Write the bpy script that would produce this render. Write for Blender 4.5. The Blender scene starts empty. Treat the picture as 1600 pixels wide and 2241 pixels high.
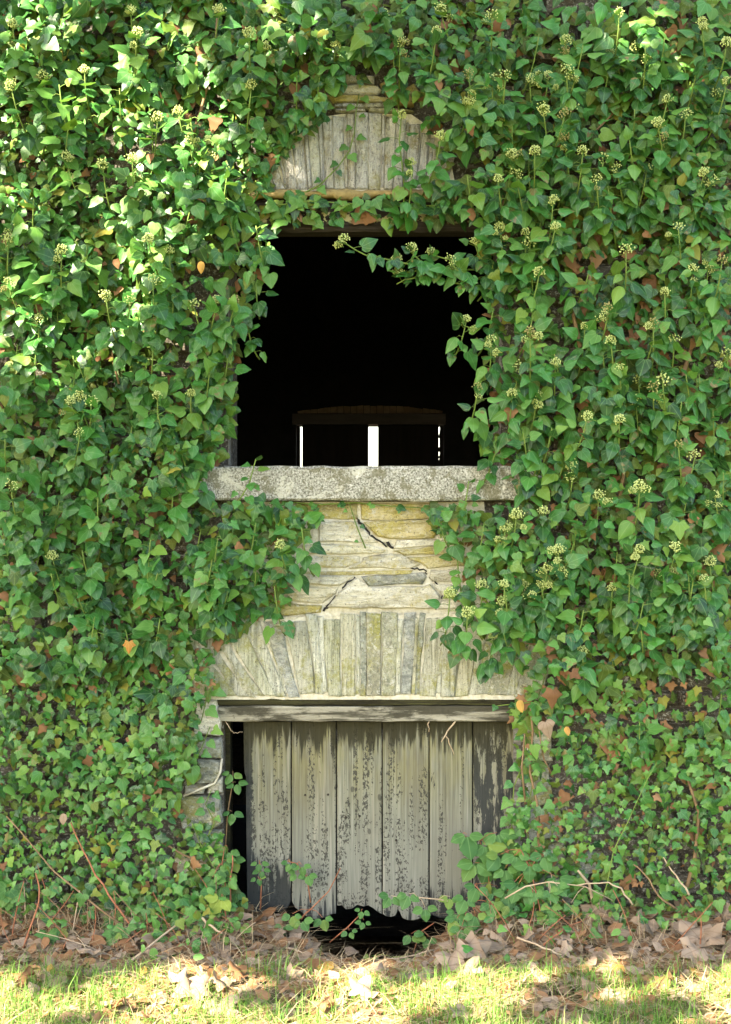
import bpy, math, random
import numpy as np
from mathutils import Vector, Matrix, noise as mnoise

# ---------------------------------------------------------------- camera, sky, sun, exposure
D, F, CX, CY, EYE = 6.0, 3000.0, 800.0, 1120.5, 1.8
scene = bpy.context.scene
cam_data = bpy.data.cameras.new("camera")
cam = bpy.data.objects.new("camera", cam_data)
scene.collection.objects.link(cam)
cam.location = (0, -D, EYE)
cam.rotation_euler = (math.radians(90), 0, 0)
cam_data.sensor_fit = 'VERTICAL'
cam_data.sensor_height = 24.0
cam_data.lens = F / 2241.0 * 24.0
cam_data.clip_start = 0.05
cam_data.clip_end = 500
scene.camera = cam

SUN = Vector((-0.52, -0.60, 0.62)).normalized()          # towards the sun
world = bpy.data.worlds.new("World")
scene.world = world
world.use_nodes = True
wn = world.node_tree
bg = wn.nodes["Background"]
sky = wn.nodes.new("ShaderNodeTexSky")
sky.sky_type = 'NISHITA'
sky.sun_disc = False
sky.sun_elevation = math.asin(SUN.z)
sky.sun_rotation = math.atan2(SUN.x, SUN.y) % (2 * math.pi)
sky.air_density = 1.0
sky.dust_density = 1.5
wn.links.new(sky.outputs[0], bg.inputs[0])
bg.inputs[1].default_value = 0.114
world.cycles.sampling_method = 'NONE'

sd = bpy.data.lights.new("sun", 'SUN')
sd.energy = 5.0
sd.angle = math.radians(0.5)
sd.color = (1.0, 0.95, 0.84)
sun = bpy.data.objects.new("sun", sd)
scene.collection.objects.link(sun)
sun.rotation_euler = SUN.to_track_quat('Z', 'Y').to_euler()
sun.location = SUN * 30

scene.view_settings.view_transform = 'Standard'
scene.view_settings.look = 'None'
scene.view_settings.gamma = 1.0
scene.view_settings.use_curve_mapping = False
scene.view_settings.exposure = 3.1
scene.view_settings.use_white_balance = True          # the photograph is balanced for open shade
scene.view_settings.white_balance_temperature = 7400
scene.view_settings.white_balance_tint = 10
scene.render.engine = 'CYCLES'
scene.cycles.max_bounces = 8
scene.cycles.transmission_bounces = 4
scene.cycles.use_denoising = True
scene.cycles.denoising_prefilter = 'NONE'
scene.cycles.use_adaptive_sampling = False
scene.cycles.sample_clamp_indirect = 4.0
scene.cycles.blur_glossy = 1.0

R = random.Random(7)
C = scene.collection


# ---------------------------------------------------------------- helpers
def P(px, py, y=0.0):
    """point at depth y that the photograph shows at pixel (px, py)"""
    k = (D + y) / F
    return Vector(((px - CX) * k, y, EYE - (py - CY) * k))


def to_px(v):
    k = F / (D + v[1])
    return CX + v[0] * k, CY - (v[2] - EYE) * k


def n2(x, z, s, seed=0.0):
    return mnoise.noise(Vector((x * s + seed, z * s - seed * 1.7, seed * 3.1)))


def inside(poly, x, y):
    c = False
    j = len(poly) - 1
    for i in range(len(poly)):
        xi, yi = poly[i]
        xj, yj = poly[j]
        if (yi > y) != (yj > y) and x < (xj - xi) * (y - yi) / (yj - yi) + xi:
            c = not c
        j = i
    return c


class MB:
    """collects geometry for one mesh"""
    def __init__(self):
        self.v, self.f, self.m, self.uv = [], [], [], []

    def add(self, verts, faces, mat=0, uv=None):
        o = len(self.v)
        self.v.extend([tuple(p) for p in verts])
        self.f.extend([tuple(i + o for i in f) for f in faces])
        self.m.extend([mat] * len(faces))
        self.uv.extend(uv if uv is not None else [(0, 0)] * len(verts))

    def box(self, x0, x1, y0, y1, z0, z1, mat=0):
        v = [(x0, y0, z0), (x1, y0, z0), (x1, y1, z0), (x0, y1, z0), (x0, y0, z1), (x1, y0, z1), (x1, y1, z1), (x0, y1, z1)]
        self.add(v, [(0, 3, 2, 1), (4, 5, 6, 7), (0, 1, 5, 4), (1, 2, 6, 5), (2, 3, 7, 6), (3, 0, 4, 7)], mat)

    def tube(self, pts, r0, r1, sides=5, mat=0, cap=True):
        pts = [Vector(p) for p in pts]
        n = len(pts)
        verts, faces = [], []
        for i, p in enumerate(pts):
            d = (pts[min(i + 1, n - 1)] - pts[max(i - 1, 0)])
            if d.length < 1e-7:
                d = Vector((0, 0, 1))
            d.normalize()
            a = d.cross(Vector((0.3, 0.9, 0.2)))
            if a.length < 1e-3:
                a = d.cross(Vector((1, 0, 0)))
            a.normalize()
            b = d.cross(a)
            r = r0 + (r1 - r0) * i / (n - 1)
            for k in range(sides):
                t = 2 * math.pi * k / sides
                verts.append(p + a * math.cos(t) * r + b * math.sin(t) * r)
        for i in range(n - 1):
            for k in range(sides):
                k2 = (k + 1) % sides
                faces.append((i * sides + k, i * sides + k2, (i + 1) * sides + k2, (i + 1) * sides + k))
        if cap:
            faces.append(tuple(range(sides - 1, -1, -1)))
            faces.append(tuple((n - 1) * sides + k for k in range(sides)))
        self.add(verts, faces, mat)

    def mesh(self, name, mats, smooth=True):
        me = bpy.data.meshes.new(name)
        me.from_pydata(self.v, [], self.f)
        for m in mats:
            me.materials.append(m)
        me.polygons.foreach_set("material_index", self.m)
        if smooth:
            me.polygons.foreach_set("use_smooth", [True] * len(self.f))
        lay = me.uv_layers.new(name="UVMap")
        li = np.zeros(len(me.loops), dtype=np.int32)
        me.loops.foreach_get("vertex_index", li)
        lay.data.foreach_set("uv", np.array(self.uv, dtype=np.float32)[li].ravel())
        me.update()
        return me


def put(name, mesh, parent=None, basis=None, **props):
    o = bpy.data.objects.new(name, mesh)
    C.objects.link(o)
    if basis is not None:
        o.matrix_basis = basis
    if parent is not None:
        o.parent = parent
        if parent.type == 'EMPTY':
            o.matrix_parent_inverse = Matrix.Translation(-parent.location)
    for k, v in props.items():
        o[k] = v
    return o


def thing(name, loc, label, category, group=None):
    o = bpy.data.objects.new(name, None)
    C.objects.link(o)
    o.location = loc
    o.empty_display_size = 0.1
    o["label"], o["category"] = label, category
    if group:
        o["group"] = group
    return o


# ---------------------------------------------------------------- materials
class NT:
    def __init__(self, name):
        self.mat = bpy.data.materials.new(name)
        self.mat.use_nodes = True
        self.t = self.mat.node_tree
        self.p = self.t.nodes["Principled BSDF"]
        self.out = self.t.nodes["Material Output"]
        self.tc = self.t.nodes.new("ShaderNodeTexCoord")
        self.oi = self.t.nodes.new("ShaderNodeObjectInfo")
        self.obj = self.tc.outputs['Object']
        self.rand = self.oi.outputs['Random']

    def n(self, t):
        return self.t.nodes.new(t)

    def lk(self, a, b):
        if hasattr(a, 'links'):
            self.t.links.new(a, b)
        else:
            if isinstance(a, tuple) and len(a) == 3 and b.type == 'RGBA':
                a = (*a, 1)
            b.default_value = a

    def math(self, op, a, b=0.0, c=0.0, clamp=False):
        m = self.n("ShaderNodeMath")
        m.operation = op
        m.use_clamp = clamp
        self.lk(a, m.inputs[0]); self.lk(b, m.inputs[1]); self.lk(c, m.inputs[2])
        return m.outputs[0]

    def scale(self, vec, s, off=None):
        m = self.n("ShaderNodeMapping")
        self.lk(vec, m.inputs['Vector'])
        m.inputs['Scale'].default_value = s
        if off is not None:
            cx = self.n("ShaderNodeCombineXYZ")
            for i, k in enumerate((37.0, 11.0, 53.0)):
                self.lk(self.math('MULTIPLY', off, k), cx.inputs[i])
            self.lk(cx.outputs[0], m.inputs['Location'])
        return m.outputs[0]

    def noise(self, vec, sc=5.0, detail=4.0, rough=0.55, dist=0.0):
        m = self.n("ShaderNodeTexNoise")
        self.lk(vec, m.inputs['Vector'])
        m.inputs['Scale'].default_value = sc
        m.inputs['Detail'].default_value = detail
        m.inputs['Roughness'].default_value = rough
        m.inputs['Distortion'].default_value = dist
        return m.outputs['Fac']

    def voro(self, vec, sc=5.0, feature='F1'):
        m = self.n("ShaderNodeTexVoronoi")
        m.feature = feature
        self.lk(vec, m.inputs['Vector'])
        m.inputs['Scale'].default_value = sc
        return m.outputs['Distance']

    def step(self, f, a, b):
        m = self.n("ShaderNodeMapRange")
        m.interpolation_type = 'SMOOTHSTEP'
        self.lk(f, m.inputs['Value'])
        self.lk(a, m.inputs['From Min']); self.lk(b, m.inputs['From Max'])
        return m.outputs[0]

    def ramp(self, f, stops):
        m = self.n("ShaderNodeValToRGB")
        e = m.color_ramp.elements
        while len(e) < len(stops):
            e.new(0.5)
        for el, (p, c) in zip(e, stops):
            el.position = p
            el.color = (*c, 1)
        self.lk(f, m.inputs[0])
        return m.outputs[0]

    def mix(self, f, a, b):
        m = self.n("ShaderNodeMix")
        m.data_type = 'RGBA'
        self.lk(f, m.inputs[0]); self.lk(a, m.inputs[6]); self.lk(b, m.inputs[7])
        return m.outputs[2]

    def attr(self, name):
        m = self.n("ShaderNodeAttribute")
        m.attribute_type = 'OBJECT'
        m.attribute_name = name
        return m.outputs['Fac']

    def sep(self, vec):
        m = self.n("ShaderNodeSeparateXYZ")
        self.lk(vec, m.inputs[0])
        return m.outputs

    def bump(self, h, strength=0.5, dist=0.01):
        m = self.n("ShaderNodeBump")
        m.inputs['Strength'].default_value = strength
        m.inputs['Distance'].default_value = dist
        self.lk(h, m.inputs['Height'])
        self.lk(m.outputs[0], self.p.inputs['Normal'])
        return m.outputs[0]

    def done(self, col, rough=0.8, spec=0.3):
        self.lk(col, self.p.inputs['Base Color'])
        self.lk(rough, self.p.inputs['Roughness'])
        self.p.inputs['Specular IOR Level'].default_value = spec
        return self.mat


def leaf_mat(name, ca, cb, cc, vein, rough=0.42, spec=0.45, trans=0.28, tcol=(0.16, 0.30, 0.03), veins=True):
    """ca..cb by leaf, cc for the odd old one; pale veins radiating from the base"""
    t = NT(name)
    geo = t.n("ShaderNodeNewGeometry")
    r = t.math('FRACT', t.math('ADD', geo.outputs['Random Per Island'], t.rand))
    r2 = t.math('FRACT', t.math('MULTIPLY', r, 7.31))
    col = t.mix(r, ca, cb)
    col = t.mix(t.step(r2, 0.80, 1.0), col, cc)
    lv = t.scale(t.tc.outputs['UV'], (1, 1, 1), r)
    blotch = t.noise(lv, 2.6, 3)
    col = t.mix(t.math('MULTIPLY', t.step(blotch, 0.45, 0.75), 0.35), col, cb)
    if name.startswith('ivy'):
        old = t.noise(lv, 2.2, 4, 0.6)
        sick = t.math('MULTIPLY', t.step(t.math('FRACT', t.math('MULTIPLY', r, 23.7)), 0.86, 0.90), t.step(old, 0.56, 0.60))
        col = t.mix(t.math('MULTIPLY', sick, 0.85), col, (0.17, 0.11, 0.04))
        col = t.mix(t.math('MULTIPLY', t.step(t.noise(lv, 14.0, 2), 0.66, 0.70), 0.5), col, (0.17, 0.20, 0.08))
    if veins:
        s = t.sep(t.tc.outputs['UV'])
        yy = t.math('ADD', s[1], 0.10)
        ang = t.math('ABSOLUTE', t.math('ARCTAN2', s[0], yy))
        rad = t.math('SQRT', t.math('ADD', t.math('MULTIPLY', s[0], s[0]), t.math('MULTIPLY', yy, yy)))
        dd = t.math('MULTIPLY', t.math('PINGPONG', ang, 0.30), rad)
        v = t.math('SUBTRACT', 1.0, t.step(dd, 0.008, 0.028))
        col = t.mix(t.math('MULTIPLY', v, 0.45), col, vein)
    t.done(col, t.math('ADD', rough, t.math('MULTIPLY', r2, 0.15)), spec)
    if trans > 0:
        tr = t.n("ShaderNodeBsdfTranslucent")
        t.lk(t.mix(0.6, col, tcol), tr.inputs['Color'])
        ms = t.n("ShaderNodeMixShader")
        ms.inputs[0].default_value = trans
        t.t.links.new(t.p.outputs[0], ms.inputs[1])
        t.t.links.new(tr.outputs[0], ms.inputs[2])
        t.t.links.new(ms.outputs[0], t.out.inputs['Surface'])
    return t.mat


M = {}
M['ivy'] = leaf_mat('ivy_green', (0.006, 0.040, 0.011), (0.044, 0.185, 0.028), (0.105, 0.20, 0.022), (0.15, 0.29, 0.10), 0.36, 0.42, trans=0.2)
M['ivy_old'] = leaf_mat('ivy_olive', (0.030, 0.065, 0.012), (0.125, 0.19, 0.026), (0.24, 0.22, 0.03), (0.20, 0.28, 0.09), 0.5, 0.35)
M['ivy_young_sunlit'] = leaf_mat('ivy_fresh_sunlit', (0.06, 0.19, 0.034), (0.11, 0.26, 0.045), (0.16, 0.29, 0.04), (0.18, 0.33, 0.09), trans=0.3)  # young leaf green, also the painted sun tone of upper left shoots
M['brown'] = leaf_mat('leaf_brown', (0.16, 0.078, 0.034), (0.27, 0.15, 0.075), (0.11, 0.055, 0.03), (0.20, 0.10, 0.05), 0.7, 0.2, 0.15, (0.4, 0.18, 0.05))
M['tan'] = leaf_mat('leaf_tan', (0.20, 0.14, 0.09), (0.33, 0.25, 0.18), (0.19, 0.115, 0.065), (0.15, 0.09, 0.05), 0.75, 0.2, 0.12, (0.4, 0.28, 0.12))
M['gold'] = leaf_mat('leaf_gold', (0.42, 0.22, 0.05), (0.46, 0.28, 0.06), (0.40, 0.17, 0.04), (0.5, 0.35, 0.12), 0.6, 0.3, 0.2, (0.5, 0.3, 0.04))
M['bramble'] = leaf_mat('bramble_green', (0.03, 0.11, 0.026), (0.075, 0.18, 0.04), (0.15, 0.22, 0.035), (0.15, 0.28, 0.09), 0.55, 0.35, 0.25)
M['lime'] = leaf_mat('leaf_lime', (0.22, 0.30, 0.04), (0.26, 0.34, 0.05), (0.32, 0.30, 0.05), (0.36, 0.42, 0.12), 0.5, 0.35, 0.3, (0.4, 0.4, 0.04))
M['grass'] = leaf_mat('grass_green', (0.06, 0.17, 0.025), (0.13, 0.26, 0.04), (0.34, 0.31, 0.10), (0, 0, 0), 0.55, 0.3, 0.3, (0.25, 0.38, 0.04), veins=False)
M['straw'] = leaf_mat('straw', (0.28, 0.20, 0.11), (0.46, 0.36, 0.21), (0.22, 0.12, 0.06), (0, 0, 0), 0.75, 0.2, 0.0, veins=False)
M['canopy'] = leaf_mat('sycamore_green', (0.04, 0.09, 0.02), (0.06, 0.12, 0.025), (0.09, 0.11, 0.02), (0, 0, 0), 0.6, 0.2, 0.0, veins=False)


def plain(name, c1, c2, scale=30, stretch=(1, 1, 1), rough=0.8, bump=0.4, dist=0.004, spec=0.25):
    t = NT(name)
    v = t.scale(t.obj, stretch, t.rand)
    f = t.noise(v, scale, 6, 0.65)
    t.bump(f, bump, dist)
    return t.done(t.ramp(f, [(0.3, c1), (0.7, c2)]), rough, spec)


M['stem_green'] = plain('shoot_green', (0.09, 0.17, 0.035), (0.16, 0.22, 0.05))
M['stem_brown'] = plain('vine_bark', (0.13, 0.08, 0.04), (0.26, 0.17, 0.09))
M['stem_pale'] = plain('dry_stem', (0.30, 0.21, 0.13), (0.46, 0.36, 0.24))
M['stem_red'] = plain('red_stem', (0.20, 0.07, 0.035), (0.33, 0.14, 0.07))
M['bark'] = plain('tree_bark', (0.10, 0.08, 0.06), (0.2, 0.17, 0.13), 12)
M['bud'] = plain('umbel_green', (0.34, 0.42, 0.11), (0.58, 0.64, 0.27), 150, rough=0.7)
M['bud_brown'] = plain('umbel_brown', (0.22, 0.20, 0.06), (0.38, 0.34, 0.14), 150, rough=0.7)
M['dark'] = plain('near_black_stone', (0.012, 0.012, 0.011), (0.03, 0.028, 0.025), 8, bump=0.6, dist=0.02)  # near-black colour stands in for shade inside the barn and in cracks
M['dark_wood'] = plain('near_black_wood', (0.018, 0.014, 0.011), (0.035, 0.027, 0.02), 20, (1, 1, 0.1))  # near-black too, holding the shade of the woodwork inside the barn
M['interior_wood'] = plain('inner_timber', (0.12, 0.10, 0.085), (0.2, 0.17, 0.145), 8, (0.4, 1, 3))  # paler than the other timber inside
M['interior_stone'] = plain('lit_arch_stone', (0.30, 0.21, 0.125), (0.5, 0.38, 0.24), 12, bump=0.8, dist=0.02)  # paler than the other inside stone, in place of light catching the arch


def slate(name, grain, base, dark, pale, algae, algae_amt, lich_amt, blotch_scale=22):
    """layered slate: streaks along the grain, algae film, lichen crust"""
    t = NT(name)
    v = t.scale(t.obj, grain, t.rand)
    st = t.noise(v, 1.0, 8, 0.7, 0.6)
    col = t.ramp(st, [(0.36, dark), (0.47, base), (0.58, pale)])
    rr = t.math('FRACT', t.math('MULTIPLY', t.rand, 9.7))
    tint = t.ramp(rr, [(0.0, pale), (0.3, base), (0.52, tuple(0.55 * c for c in base)), (0.7, (base[0] * 0.95, base[1] * 0.80, base[2] * 0.55)), (1.0, (base[0] * 0.95, base[1] * 1.0, base[2] * 0.72))])
    col = t.mix(0.38, col, tint)
    fine = t.noise(t.scale(t.obj, tuple(g * 4 for g in grain), t.rand), 1.0, 6, 0.75)
    col = t.mix(t.math('MULTIPLY', t.step(fine, 0.50, 0.62), 0.45), col, dark)
    al = t.noise(t.scale(t.obj, (1, 1, 1), t.rand), 7.0, 5, 0.65)
    al2 = t.noise(t.obj, 40.0, 5, 0.7)
    am = t.math('MULTIPLY', t.step(t.math('ADD', al, t.math('MULTIPLY', al2, 0.35)), 0.72 - 0.3 * algae_amt, 0.92 - 0.3 * algae_amt), 0.85)
    col = t.mix(am, col, algae)
    li = t.noise(t.scale(t.obj, (1, 1, 1), t.rand), blotch_scale, 7, 0.75, 0.5)
    lm = t.step(li, 0.66 - 0.14 * lich_amt, 0.70 - 0.14 * lich_amt)
    col = t.mix(t.math('MULTIPLY', lm, 0.85), col, (0.55, 0.54, 0.47))
    crust = t.noise(t.scale(t.obj, (1, 1, 1), t.rand), 55.0, 6, 0.8)
    col = t.mix(t.math('MULTIPLY', t.step(crust, 0.53, 0.60), 0.45), col, (0.62, 0.61, 0.52))
    col = t.mix(t.math('MULTIPLY', t.math('SUBTRACT', 1.0, t.step(crust, 0.36, 0.44)), 0.55), col, dark)
    sp = t.noise(t.obj, 110.0, 3, 0.6)
    col = t.mix(t.math('MULTIPLY', t.step(sp, 0.60, 0.70), 0.7), col, (0.05, 0.05, 0.04))
    h = t.math('ADD', t.math('ADD', t.math('MULTIPLY', st, 1.4), t.math('MULTIPLY', fine, 0.7)), t.math('ADD', t.math('MULTIPLY', li, 0.5), t.math('MULTIPLY', sp, 0.15)))
    grit = t.noise(t.obj, 130.0, 3, 0.7)
    col = t.mix(t.math('MULTIPLY', t.step(grit, 0.54, 0.64), 0.28), col, dark)
    h = t.math('ADD', h, t.math('MULTIPLY', grit, 0.12))
    t.bump(h, 1.0, 0.024)
    return t.done(col, 0.85, 0.25)


M['slate_v'] = slate('slate_upright', (40, 26, 2.4), (0.50, 0.51, 0.40), (0.15, 0.16, 0.13), (0.74, 0.74, 0.62), (0.33, 0.32, 0.09), 0.18, 0.35)
M['slate_key'] = slate('slate_keystone', (9, 9, 7), (0.33, 0.34, 0.26), (0.12, 0.12, 0.10), (0.42, 0.41, 0.33), (0.33, 0.32, 0.07), 0.25, 0.75, 28)
M['slate_h'] = slate('slate_bedded', (3.6, 8, 15), (0.60, 0.57, 0.44), (0.21, 0.195, 0.135), (0.80, 0.77, 0.65), (0.42, 0.35, 0.10), 0.05, 0.6)
M['slate_yellow'] = slate('slate_algae', (3.6, 8, 16), (0.46, 0.41, 0.20), (0.20, 0.17, 0.07), (0.64, 0.58, 0.36), (0.46, 0.39, 0.11), 0.35, 0.4)
M['slate_old'] = slate('slate_lichened', (34, 26, 3.0), (0.40, 0.395, 0.38), (0.11, 0.108, 0.105), (0.68, 0.675, 0.65), (0.24, 0.20, 0.06), 0.1, 0.75, 30)
M['slate_white'] = slate('slate_crusted', (20, 20, 6), (0.46, 0.46, 0.43), (0.13, 0.125, 0.115), (0.60, 0.60, 0.55), (0.30, 0.28, 0.10), 0.1, 0.8, 26)
M['slate_grey'] = slate('slate_grey', (8, 8, 18), (0.30, 0.32, 0.28), (0.12, 0.13, 0.12), (0.50, 0.51, 0.46), (0.30, 0.28, 0.08), 0.25, 0.4)
M['mortar'] = plain('lime_mortar', (0.38, 0.35, 0.25), (0.62, 0.59, 0.49), 45, rough=0.95, bump=0.9, dist=0.012)
M['mortar_gold'] = plain('lichened_mortar', (0.17, 0.125, 0.055), (0.38, 0.29, 0.12), 25, rough=0.95, bump=0.9, dist=0.012)
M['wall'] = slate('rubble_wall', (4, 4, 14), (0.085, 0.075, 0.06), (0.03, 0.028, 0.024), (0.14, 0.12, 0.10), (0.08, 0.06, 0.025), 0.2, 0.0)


def granite():
    t = NT('lichened_granite')
    a = t.noise(t.obj, 120.0, 4, 0.7)
    b = t.noise(t.obj, 13.0, 6, 0.7, 0.4)
    c = t.noise(t.scale(t.obj, (1, 1, 1.3)), 6.0, 6, 0.75, 0.6)
    d = t.noise(t.obj, 34.0, 6, 0.75)
    col = t.ramp(a, [(0.38, (0.085, 0.083, 0.062)), (0.5, (0.26, 0.255, 0.21)), (0.62, (0.44, 0.435, 0.385))])
    col = t.mix(t.math('MULTIPLY', t.step(b, 0.52, 0.58), 0.7), col, (0.12, 0.11, 0.06))
    col = t.mix(t.math('MULTIPLY', t.step(c, 0.60, 0.63), 0.7), col, (0.46, 0.45, 0.37))
    col = t.mix(t.math('MULTIPLY', t.step(d, 0.60, 0.64), 0.8), col, (0.58, 0.56, 0.50))
    t.bump(t.math('ADD', a, t.math('MULTIPLY', d, 0.8)), 0.8, 0.006)
    return t.done(col, 0.9, 0.25)


M['granite'] = granite()


def door_wood():
    t = NT('weathered_planks')
    s = t.sep(t.obj)
    z = s[2]
    off = t.rand
    grain = t.noise(t.scale(t.obj, (120, 60, 2.5), off), 1.0, 6, 0.65)
    fib = t.noise(t.scale(t.obj, (45, 30, 1.2), off), 1.0, 5, 0.6)
    broad = t.noise(t.scale(t.obj, (5, 5, 2.2), off), 1.0, 4, 0.55)
    col = t.ramp(grain, [(0.32, (0.060, 0.060, 0.042)), (0.48, (0.128, 0.128, 0.090)), (0.66, (0.225, 0.226, 0.178))])
    col = t.mix(t.math('MULTIPLY', t.step(broad, 0.42, 0.65), 0.45), col, (0.09, 0.078, 0.047))
    # the lower boards are bleached to grey
    grey = t.math('SUBTRACT', 1.0, t.step(t.math('ADD', z, t.math('MULTIPLY', fib, 0.4)), 0.40, 0.95))
    col = t.mix(t.math('MULTIPLY', grey, 0.5), col, (0.175, 0.182, 0.16))
    streak = t.step(fib, 0.58, 0.66)
    col = t.mix(t.math('MULTIPLY', streak, 0.28), col, (0.33, 0.315, 0.25))
    lic = t.math('MULTIPLY', t.step(z, 0.35, 0.85), t.step(t.noise(t.scale(t.obj, (16, 8, 3.5), off), 1.0, 5, 0.65), 0.40, 0.62))
    col = t.mix(t.math('MULTIPLY', lic, 0.55), col, (0.19, 0.175, 0.075))
    # spots of old tar, strung along the grain
    colm = t.noise(t.scale(t.obj, (26, 8, 1.3), off), 1.0, 3, 0.5)
    more = t.math('ADD', t.math('MULTIPLY', t.math('SUBTRACT', 1.0, t.step(z, 0.1, 0.75)), 0.11), t.math('MULTIPLY', t.math('SUBTRACT', off, 0.5), 0.12))
    patch = t.noise(t.scale(t.obj, (9, 5, 4.5), off), 1.0, 3, 0.55)
    dens = t.math('MULTIPLY', t.step(t.math('ADD', colm, more), 0.44, 0.62), t.step(patch, 0.30, 0.52))
    ka = t.noise(t.scale(t.obj, (105, 30, 75), off), 1.0, 3, 0.6, 0.4)
    kb = t.noise(t.scale(t.obj, (55, 20, 30), off), 1.0, 4, 0.65, 0.5)
    thr = t.math('SUBTRACT', 0.78, t.math('MULTIPLY', dens, 0.26))
    spot = t.step(t.math('SUBTRACT', ka, thr), 0.0, 0.03)
    spot = t.math('MAXIMUM', spot, t.step(t.math('SUBTRACT', kb, t.math('SUBTRACT', 0.80, t.math('MULTIPLY', dens, 0.20))), 0.0, 0.03))
    knot = t.voro(t.scale(t.obj, (9, 4, 5.5), off), 1.0)
    spot = t.math('MAXIMUM', spot, t.math('MULTIPLY', t.math('SUBTRACT', 1.0, t.step(t.math('ADD', knot, t.math('MULTIPLY', ka, 0.06)), 0.09, 0.12)), 0.75))
    # tarred ends: ragged along the fibres
    rag = t.math('MULTIPLY', t.math('SUBTRACT', t.noise(t.scale(t.obj, (60, 20, 3.5), off), 1.0, 5, 0.65), 0.5), 0.42)
    top = t.step(t.math('ADD', z, rag), 0.75, 0.81)
    low = t.math('SUBTRACT', 1.0, t.step(t.math('SUBTRACT', z, t.math('MULTIPLY', rag, 1.6)), t.math('SUBTRACT', t.attr('tar_low'), 0.03), t.math('ADD', t.attr('tar_low'), 0.03)))
    bias = t.step(t.math('ADD', t.noise(t.scale(t.obj, (26, 10, 5.0), off), 1.0, 6, 0.7), t.attr('tar')), 0.58, 0.62)
    ex = t.math('ADD', t.math('SUBTRACT', s[0], t.attr('tar_edge')), t.math('MULTIPLY', t.math('SUBTRACT', t.noise(t.scale(t.obj, (20, 5, 22), off), 1.0, 5, 0.7), 0.5), 0.06))
    edge = t.math('SUBTRACT', 1.0, t.step(ex, 0.018, 0.026))
    tar = t.math('MAXIMUM', t.math('MAXIMUM', top, low), t.math('MAXIMUM', bias, edge))
    col = t.mix(t.math('MULTIPLY', spot, 0.85), col, (0.03, 0.03, 0.025))
    tarcol = t.mix(t.step(z, 0.55, 0.85), (0.022, 0.025, 0.025), (0.021, 0.019, 0.008))
    tarcol = t.mix(t.math('MULTIPLY', t.step(grain, 0.55, 0.8), 0.25), tarcol, (0.13, 0.125, 0.10))
    col = t.mix(t.math('MULTIPLY', tar, 0.93), col, tarcol)
    t.bump(t.math('ADD', grain, t.math('MULTIPLY', spot, 0.4)), 0.7, 0.004)
    return t.done(col, 0.85, 0.2)


M['door'] = door_wood()


def beam_wood(name, a, b, c, dark, dark_amt):
    t = NT(name)
    g = t.noise(t.scale(t.obj, (2.2, 40, 110), t.rand), 1.0, 6, 0.7)
    w = t.noise(t.scale(t.obj, (2.0, 8, 9), t.rand), 1.0, 6, 0.7, 0.5)
    col = t.ramp(g, [(0.3, a), (0.5, b), (0.7, c)])
    col = t.mix(t.math('MULTIPLY', t.step(w, 0.60 - dark_amt * 0.3, 0.70 - dark_amt * 0.3), 0.9), col, dark)
    f = t.noise(t.obj, 60, 4, 0.7)
    col = t.mix(t.math('MULTIPLY', t.step(f, 0.6, 0.7), 0.6), col, dark)
    t.bump(t.math('ADD', g, f), 0.8, 0.006)
    return t.done(col, 0.88, 0.2)


M['beam'] = beam_wood('weathered_beam', (0.13, 0.12, 0.09), (0.25, 0.235, 0.18), (0.34, 0.32, 0.255), (0.03, 0.027, 0.016), 0.5)
M['beam_moss'] = beam_wood('mossy_timber', (0.018, 0.016, 0.007), (0.032, 0.03, 0.012), (0.07, 0.07, 0.022), (0.014, 0.012, 0.006), 0.5)
M['post'] = beam_wood('grey_post', (0.10, 0.09, 0.075), (0.2, 0.19, 0.165), (0.3, 0.29, 0.25), (0.05, 0.045, 0.04), 0.4)


def lintel_wood():
    t = NT('lichened_lintel')
    g = t.noise(t.scale(t.obj, (2.2, 40, 90), t.rand), 1.0, 6, 0.7)
    col = t.ramp(g, [(0.3, (0.010, 0.008, 0.006)), (0.7, (0.04, 0.032, 0.024))])
    w = t.noise(t.scale(t.obj, (1, 1, 1.6)), 22, 6, 0.65, 0.4)
    z = t.sep(t.obj)[2]
    band = t.math('MULTIPLY', t.step(z, 3.055, 3.075), t.math('SUBTRACT', 1.0, t.step(z, 3.10, 3.125)))
    col = t.mix(t.math('MULTIPLY', t.math('MULTIPLY', t.step(w, 0.50, 0.53), band), 0.9), col, (0.40, 0.36, 0.19))
    t.bump(t.math('ADD', g, w), 0.8, 0.006)
    return t.done(col, 0.9, 0.2)


M['lintel'] = lintel_wood()


def soil():
    t = NT('leafy_soil')
    a = t.noise(t.obj, 30, 8, 0.7)
    b = t.noise(t.obj, 2.0, 4, 0.6)
    s = t.sep(t.obj)
    g = t.math('SUBTRACT', 1.0, t.step(t.math('ADD', s[1], t.math('MULTIPLY', b, 0.5)), -0.95, -0.5))
    col = t.ramp(a, [(0.3, (0.05, 0.033, 0.02)), (0.55, (0.13, 0.09, 0.055)), (0.75, (0.24, 0.17, 0.10))])
    turf = t.ramp(a, [(0.3, (0.07, 0.09, 0.02)), (0.7, (0.20, 0.19, 0.07))])
    col = t.mix(t.math('MULTIPLY', g, 0.75), col, turf)
    t.bump(a, 1.0, 0.02)
    return t.done(col, 0.95, 0.1)


M['soil'] = soil()

# ---------------------------------------------------------------- the ground
def ground_z(x, y):
    if abs(x) < 4.9 and 0.06 < y < 5.5:
        return -0.62
    z = 0.02 * n2(x, y, 2.3, 4.0) + 0.012 * n2(x, y, 7.0, 9.0)
    z += 0.05 * math.exp(-((y + 0.05) / 0.28) ** 2)
    z -= 0.25 * math.exp(-abs((x - 0.04) / 0.33) ** 3) * math.exp(-(max(-y - 0.02, 0) / 0.34) ** 2) * (1 if y < 0.3 else math.exp(-(y - 0.3) * 2))
    return z


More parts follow.
